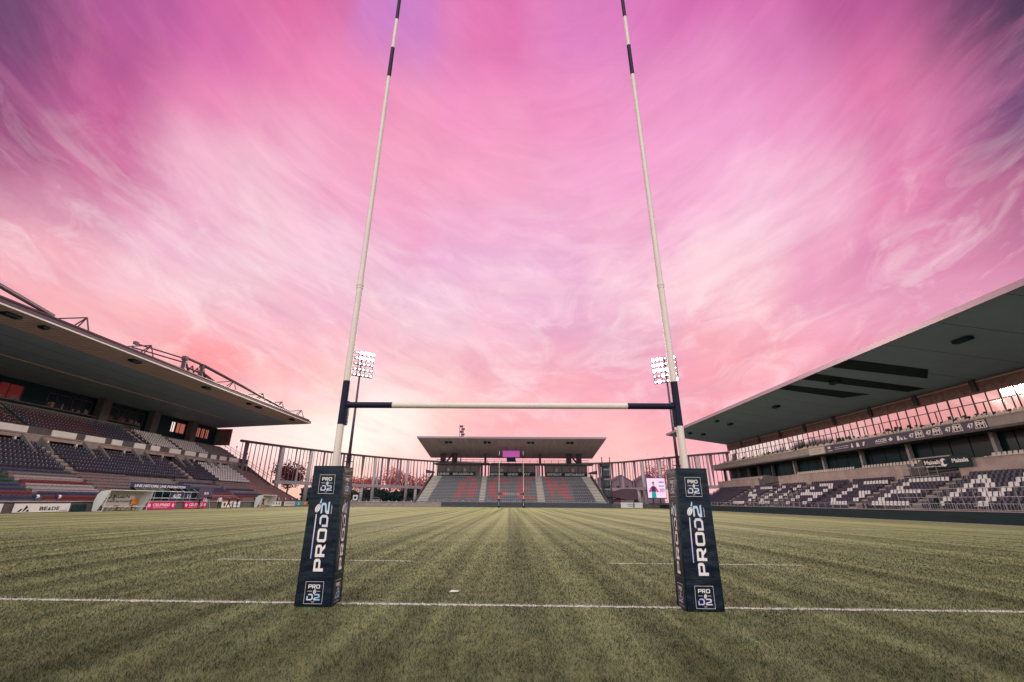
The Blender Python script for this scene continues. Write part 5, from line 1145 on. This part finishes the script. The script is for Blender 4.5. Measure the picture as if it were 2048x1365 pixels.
tower(44.3, 117, 33.2, 0, 'tall mast with a lit rack of white floodlights behind the right upright', lambda i, j: (j >= 2 and i > 2) or (i+j) % 4 == 0)
r = empty('distant_floodlight', (-21.5, 190, 0), 'dark unlit lamp mast just showing above the end stand roof', 'floodlight tower')
b = MB(); x, y = -21.6, 190
b.tube((x,y,0), (x,y,31), .35, .2, 8)
for k in range(5): b.box(x-.9+(k % 2)*.7, x+.5+(k % 2)*.7, y-.6, y+.6, 26.8+k*1.15, 27.5+k*1.15)
b.tube((x-.8,y,26), (x-1.0,y,32.5), .12); b.tube((x+.8,y,26), (x+.7,y,31), .12); b.build('mast', M['mauvesteel'], r)

# ================================================================== colonnade screen behind the end stand
def catmull(P, n=24):
    out = []
    for i in range(len(P)-1):
        p0, p1, p2, p3 = P[max(i-1,0)], P[i], P[i+1], P[min(i+2,len(P)-1)]
        for k in range(n):
            t = k/n; out.append(tuple(.5*((2*p1[d])+(-p0[d]+p2[d])*t+(2*p0[d]-5*p1[d]+4*p2[d]-p3[d])*t*t+(-p0[d]+3*p1[d]-3*p2[d]+p3[d])*t**3) for d in (0,1)))
    return out+[P[-1]]
def screen(P, label, cols, beam_from, beam_to, seed):
    path = catmull(P); L_ = [0]
    for a, c in zip(path, path[1:]): L_.append(L_[-1]+math.hypot(c[0]-a[0], c[1]-a[1]))
    def at(s):
        i = min(len(L_)-2, max(0, int(np.searchsorted(L_, s))-1)); t = (s-L_[i])/(L_[i+1]-L_[i]); a, c = path[i], path[i+1]
        d = Vector((c[0]-a[0], c[1]-a[1], 0)).normalized(); return Vector((a[0]+(c[0]-a[0])*t, a[1]+(c[1]-a[1])*t, 0)), d
    root = empty('colonnade_screen', (*P[len(P)//2], 0), label, 'colonnade', 'colonnade screens behind the end stand')
    def sweep(s0, s1, z0, z1, w, name, m):
        b = MB(); n = max(2, int((s1-s0)/3)); i = 0
        for k in range(n+1):
            p, d = at(s0+(s1-s0)*k/n); o = Vector((-d.y, d.x, 0))*w
            b.v += [tuple(p+o+Vector((0,0,z0))), tuple(p-o+Vector((0,0,z0))), tuple(p-o+Vector((0,0,z1))), tuple(p+o+Vector((0,0,z1)))]
        for k in range(n):
            for e in range(4): f = (e+1) % 4; b.f.append((4*k+e, 4*k+f, 4*k+4+f, 4*k+4+e)); b.m.append(0)
        b.build(name, m, root, recalc=True)
    T = L_[-1]
    sweep(0, T, 13.55, 14.05, .3, 'top_beam', M['mauvesteel']); sweep(beam_from, min(beam_to, T), 4.95, 5.75, .45, 'lower_beam', mat('pale_screen_beam', (.40,.33,.34), .7, vs=.5))
    rr = random.Random(seed); s = .6; k = 0
    while s < T-.3:
        p, d = at(s); o = Vector((-d.y, d.x, 0)); kind = k % 4; k += 1; ang = rr.uniform(-.9, .9)
        wd = d*math.cos(ang)+o*math.sin(ang); no = Vector((-wd.y, wd.x, 0))
        wt, wb = {0: (.07,.07), 1: (.46,.12), 2: (.13,.34), 3: (.09,.09)}[kind] if rr.random() < .85 else (.28,.28)
        b = MB(); z0, z1 = (5.76 if beam_from <= s <= beam_to else .1), 13.54
        b.v += [tuple(p+wd*w*sx_+no*.06*sy+Vector((0,0,z))) for z, w in ((z0, wb), (z1, wt)) for sx_, sy in ((-1,-1),(1,-1),(1,1),(-1,1))]
        b.f += [(0,1,2,3),(7,6,5,4),(0,4,5,1),(1,5,6,2),(2,6,7,3),(3,7,4,0)]; b.m += [0]*6
        b.build('fin', M['fin_mauve'] if kind != 2 else M['fascia_pale'], root, recalc=True); s += 1.2+rr.uniform(-.15,.15)
    for sc, full in cols:
        p, d = at(sc); b = MB(); b.tube((p.x,p.y,0), (p.x,p.y,13.5 if full else 4.94), .50, .45, 10); b.build('column', M['screen_col'], root, smooth=True)
M['fascia_pale'] = mat('pale_mauve_fin', (.42,.32,.35), .6); M['fin_mauve'] = mat('mauve_fin', (.19,.12,.15), .6); M['screen_col'] = mat('pale_concrete_column', (.44,.36,.36), .75, vs=.6)
screen([(-61.6,95.5),(-55.5,110.5),(-43,133),(-26,149.7),(-8,157)], 'curved screen of slanted fins between the left stand and the end stand', [(12,True),(21,True),(40,False),(44,True),(56,True),(59.5,False),(76,True)], 11, 90, 4)
screen([(62,100),(57,115),(52,122),(43,138),(34,151),(16,157.5),(-7,157.6)], 'curved screen of slanted fins between the end stand and the right stand', [(10,True),(25,True),(39,True),(46,True),(48.5,False),(62,True)], 11, 110, 9)

# ================================================================== trees, hedge and houses beyond the screen
def tree(x, y, h, cr, label, m, n=1500, bare=.0, trunk=.35, crown_low=.35, leaf=.34, seed=1, z0=0):
    rr = random.Random(seed); root = empty('tree', (x, y, z0), label, 'tree', 'autumn trees beyond the far screen')
    b = MB(); top = Vector((x+rr.uniform(-.5,.5), y, z0+h*.55)); b.tube((x,y,z0), top, trunk, trunk*.5, 7); tips = []
    for k in range(13):
        a = k*2.4+rr.uniform(-.3,.3); st = Vector((x,y,z0)).lerp(top, .45+.55*k/13); e = st+Vector((math.cos(a)*cr*rr.uniform(.5,.95), math.sin(a)*cr*rr.uniform(.5,.95), h*rr.uniform(.10,.40)))
        e.z = min(e.z, z0+h*.96); b.tube(st, e, trunk*.3, trunk*.08, 5); tips.append(e)
        for j in range(4):
            q = st.lerp(e, rr.uniform(.35,.9)); f = q+Vector((rr.uniform(-1,1), rr.uniform(-1,1), rr.uniform(.2,1)))*cr*.38; b.tube(q, f, trunk*.11, trunk*.04, 4); tips.append(f)
    b.build('trunk', M['bark'], root)
    b = MB()
    for k in range(n):
        t = rr.choice(tips); s = cr*.25; c = t+Vector((rr.gauss(0,s), rr.gauss(0,s), rr.gauss(0,s*.8)))
        if c.z < z0+h*crown_low*.7: c.z = z0+h*crown_low+rr.random()*h*.3
        u = Vector((rr.gauss(0,1), rr.gauss(0,1), rr.gauss(0,1))).normalized(); v = u.orthogonal().normalized(); w = leaf*rr.uniform(.5,1.3)
        b.q(c-u*w, c+v*w*.6, c+u*w, c-v*w*.6)
    b.build('crown', m, root); return root
tree(-79, 158, 15.2, 5.2, 'dense dark red-brown tree just right of the left stand end', M['leaf_brown'], 2600, seed=2, leaf=.36, crown_low=.2)
tree(-70, 163, 13.0, 4.2, 'thin bare tree with few orange leaves between dark tree and left pad', M['leaf_orange'], 420, seed=3, leaf=.22)
names = ['leftmost of the low red trees, beside the left pad', 'second low red tree right of the left pad', 'third low red tree, before the tall column', 'taller orange-topped red tree left of the tall column', 'red tree right behind the tall column', 'red tree right of the tall column', 'last red tree against the end stand']
for k, (x, h, m) in enumerate(((-60.5,11,'leaf_red'), (-55.5,11.5,'leaf_orange'), (-50.5,11.0,'leaf_red'), (-45.5,14.0,'leaf_orange'), (-40.5,12.8,'leaf_red'), (-35.8,11.5,'leaf_orange'), (-31,11.2,'leaf_red'))):
    tree(x, 166+(k % 2)*3, h, 3.4, names[k], M[m], 1150, seed=20+k, leaf=.27, crown_low=.28)
tree(55.5, 167, 18.4, 5.6, 'tall loose red-leaved tree showing above the screen beside the video screen', M['leaf_red'], 1250, seed=41, leaf=.30, crown_low=.4)
b = MB(); rr = random.Random(77)
for k in range(7000):
    x = rr.uniform(-72, -24); c = Vector((x, 155+rr.gauss(0,.9), rr.uniform(0, 4.7+.7*math.sin(x*.5)+.4*math.sin(x*1.7)))); u = Vector((rr.gauss(0,1), rr.gauss(0,1), rr.gauss(0,1))).normalized(); v = u.orthogonal(); w = .32
    b.q(c-u*w, c+v*w, c+u*w, c-v*w)
b.box(-72, -24, 154.6, 155.6, 0, 3.9)
lab(b.build('hedge', M['leaf_dark']), 'long dark hedge under the red trees behind the far screen', 'hedge')
for n, (x, w, h, t) in enumerate(((41.0,7.5,10.6,'pinkish gabled house behind the screen, nearer the end stand'), (50.6,8,11.0,'pinkish gabled house behind the screen, nearer the video screen'), (33.2,6,9.8,'narrow pinkish house end beside the stair tower'))):
    r = empty('house', (x, 172, 0), t, 'house', 'houses beyond the right screen')
    b = MB(); b.box(x-w/2, x+w/2, 168, 176, 0, h-2.2); b.prism([(x-w/2,168,h-2.2),(x+w/2,168,h-2.2),(x,168,h)], (0,8,0)); b.build('wall', mat('mauve_render', (.22,.14,.17), .85, vs=.5), r, recalc=True)
    b = MB()
    for s in (-1, 1): b.prism([(x+s*(w/2+.4),167.6,h-2.4),(x,167.6,h+.06),(x,167.6,h+.26),(x+s*(w/2+.4),167.6,h-2.2)], (0,8.8,0))
    b.build('roof', mat('roof_tile_mauve', (.16,.09,.11), .8, vs=1), r, recalc=True)
    for k in (-1, 1):
        b = MB(); b.box(x+k*w*.22-.45, x+k*w*.22+.45, 167.93, 167.99, h-5, h-3.6); b.build('window', M['glassdark'], r)
r = empty('marquee', (38.5, 146, 0), 'low dark mauve marquee roof under the right screen', 'marquee')
b = MB(); b.prism([(28.5,143,3.6),(36,143,5.4),(44.5,143,4.9),(40.2,143,2.2),(37,143,1.9)], (0,6,0)); b.build('canopy', mat('mauve_canvas', (.13,.07,.09), .8, vs=.6), r, recalc=True)
b = MB()
for x in (29.5, 37.5, 44): b.tube((x,143.2,0), (x,143.2,3.4 if x != 37.5 else 1.9), .12)
b.build('canopy_pole', M['steel'], r)
b = MB(); b.box(29.5, 31.5, 150, 150.3, 1.2, 3.2); b.box(32, 36, 150, 150.3, 1.4, 2.4); lab(b.build('lit_kiosk', mat('kiosk_front', (.55,.36,.26), .6, vs=.8)), 'cream kiosk front seen under the marquee', 'kiosk')
# end walls left and right of the end stand
b = MB(); b.box(-47, -17.6, 112.25, 112.6, 0, .92); b.box(-47, -17.6, 112.15, 112.7, .923, 1.0); lab(b.build('end_wall', M['concrete_pink']), 'low pinkish concrete wall behind the goal, left of the end stand', 'wall')
b = MB(); b.box(24.9, 36.9, 112.25, 112.6, 0, .95); lab(b.build('end_wall', M['concrete_dark']), 'low dark wall behind the goal, right of the end stand', 'wall')
wall_board  # boards facing the camera
def end_sign(name, x0, x1, y, z0, z1, m, label, cat, items=(), th=.06):
    root = empty(name, ((x0+x1)/2, y, z0), label, cat); b = MB(); b.box(x0, x1, y-th, y, z0, z1); b.build('panel', M[m], root)
    for it in items:
        b = MB()
        if it[0] == 't': put_text(b, it[1], (it[2], y-th-.012, it[3]), (1,0,0), (0,0,1), it[4], it[5], .03)
        else:
            for pl in it[1]: b.q(*[(p[0], y-th-(.012 if len(it) < 4 else it[3]), p[1]) for p in pl])
        b.build('lettering' if it[0] == 't' else 'emblem', M[it[1+5 if it[0] == 't' else 2]], root)
    return root
end_sign('advert_board', 27.2, 32.6, 112.1, .05, 1.3, 'white', 'white board with grey writing on the end wall near the video screen', 'advert board', [('t','PARTENAIRE',28.8,.75,.22,1.9,'mauvesteel'), ('t','OFFICIEL',29.0,.35,.22,1.5,'mauvesteel'), ('poly',[[(30.3,.1),(30.55,.1),(30.55,1.25),(30.3,1.25)]],'darksteel')])
end_sign('small_sign', -40.4, -39.2, 113.6, 1.3, 2.6, 'white', 'square white sign with a dark disc behind the left end wall', 'sign', [('poly',[[(-39.8+.33*math.cos(a), 1.95+.33*math.sin(a)) for a in [k*math.pi/6 for k in range(12)]]],'text_black')])
b = MB()
for x in (-38.9, -37.5):
    b.tube((x,114,0), (x,114,3.2), .05)
for z in (1.2, 1.9, 2.6, 3.2): b.tube((-38.9,114,z), (-37.5,114,z), .05)
lab(b.build('metal_rack', M['darksteel']), 'dark open metal rack beside the square white sign', 'rack')
for x, y, w, hh, m, t, c in ((-34.6,113.9,2.2,2.0,'concrete','grey equipment trolley behind the end wall','trolley'), (-43,113.8,2.0,1.7,'darksteel','dark equipment crate behind the end wall near the left pad','crate'), (-26.8,113.9,2.6,1.9,'darksteel','dark equipment crate beside the end stand stairs','crate'), (-31.6,113.4,1.6,1.25,'green','green bin behind the end wall','bin')):
    b = MB(); b.box(x-w/2, x+w/2, y-.5, y+.5, .25, hh*.72); b.box(x-w/2-.08, x+w/2+.08, y-.56, y+.56, hh*.72+.003, hh*.80)
    for s in (-1, 1): b.tube((x+s*w*.36, y-.58, .25), (x+s*w*.36, y+.58, .25), .22, n=10); b.tube((x+s*w*.45, y-.45, hh*.8), (x+s*w*.45, y-.45, hh), .04)
    b.tube((x-w*.45, y-.45, hh), (x+w*.45, y-.45, hh), .04)
    lab(b.build('equipment_'+c, M[m]), t, c)
b = MB()
for x in np.arange(-46, -24, 1.9): b.ball((x, 112.4, 1.22), .12, .12, .14, 6, 4)
b.tube((-46,112.42,1.06), (-24.5,112.42,1.06), .03)
lab(b.build('wall_lights', M['plate']), 'string of small white lamps along the left end wall', 'string lights')
# video screen on its trailer
r = empty('video_screen', (36.6, 113.6, 0), 'large bright video screen showing a player beside the right pad', 'video screen')
b = MB(); b.box(34.4, 39.2, 113.25, 113.6, 2.25, 7.25); b.build('casing', M['black'], r)
scr = lambda n, c, e=.85: mat('screen_'+n, (.02,.02,.02), .4, var=0, emit=c, es=e)
def pane(name, pts, m, y=113.22):
    b = MB(); b.q(*[(x, y, z) for x, z in pts]); b.build(name, m, r)
pane('screen', [(34.5,2.45),(39.1,2.45),(39.1,7.15),(34.5,7.15)], scr('pink_white', (1,.70,.88), 1.0))
pl = M['scr_navy'] = scr('navy', (.05,.04,.13), .8); tl = scr('teal', (.0,.45,.42), .8); pk = scr('red_pink', (.95,.03,.22), .9); sk_ = scr('skin', (.60,.22,.18), .9)
pane('figure_shorts', [(35.45,2.46),(36.6,2.46),(36.55,3.9),(35.55,3.9)], tl, 113.20); pane('figure_shirt', [(35.5,3.9),(36.6,3.9),(36.9,4.7),(36.45,5.25),(35.75,5.25),(35.2,4.7)], pl, 113.195)
pane('figure_sleeve', [(34.75,3.85),(35.3,3.75),(35.65,4.5),(35.25,4.75)], pk, 113.19); pane('figure_sleeve', [(37.35,3.85),(36.8,3.75),(36.45,4.5),(36.85,4.75)], pk, 113.19)
pane('figure_head', [(36.1+.24*math.cos(a), 5.85+.36*math.sin(a)) for a in [k*math.pi/6 for k in range(12)]], sk_, 113.19); pane('figure_neck', [(35.97,5.15),(36.23,5.15),(36.2,5.6),(36.0,5.6)], sk_, 113.192)
pane('figure_hair', [(35.85,5.95),(36.35,5.95),(36.33,6.2),(36.1,6.3),(35.87,6.2)], scr('dark', (.03,.01,.02), .6), 113.185)
for t, x, z, h, w in (('MEN', 37.6, 6.0, .38, 1.2), ('SUA', 37.5, 5.1, .38, 1.3)): b = MB(); put_text(b, t, (x, 113.2, z), (1,0,0), (0,0,1), h, w, .03); b.build('screen_lettering', pl, r)
b = MB()
for k in range(4): b.box(37.65+k*.32, 37.78+k*.32, 113.19, 113.2, 3.7+(k % 2)*.25, 4.7)
b.build('screen_lettering', pl, r)
b = MB(); b.box(34.8, 39.4, 113.1, 114.4, .5, 1.2); b.tube((35.9,113.8,1.2), (35.9,113.8,2.3), .18); b.tube((37.7,113.8,1.2), (37.7,113.8,2.3), .18); b.tube((34.9,113.2,1.6), (39.3,113.2,1.6), .05)
for x in (35.6, 37.0, 38.4): b.tube((x,113.0,.36), (x,114.5,.36), .34, n=12)
b.build('trailer', M['darksteel'], r)
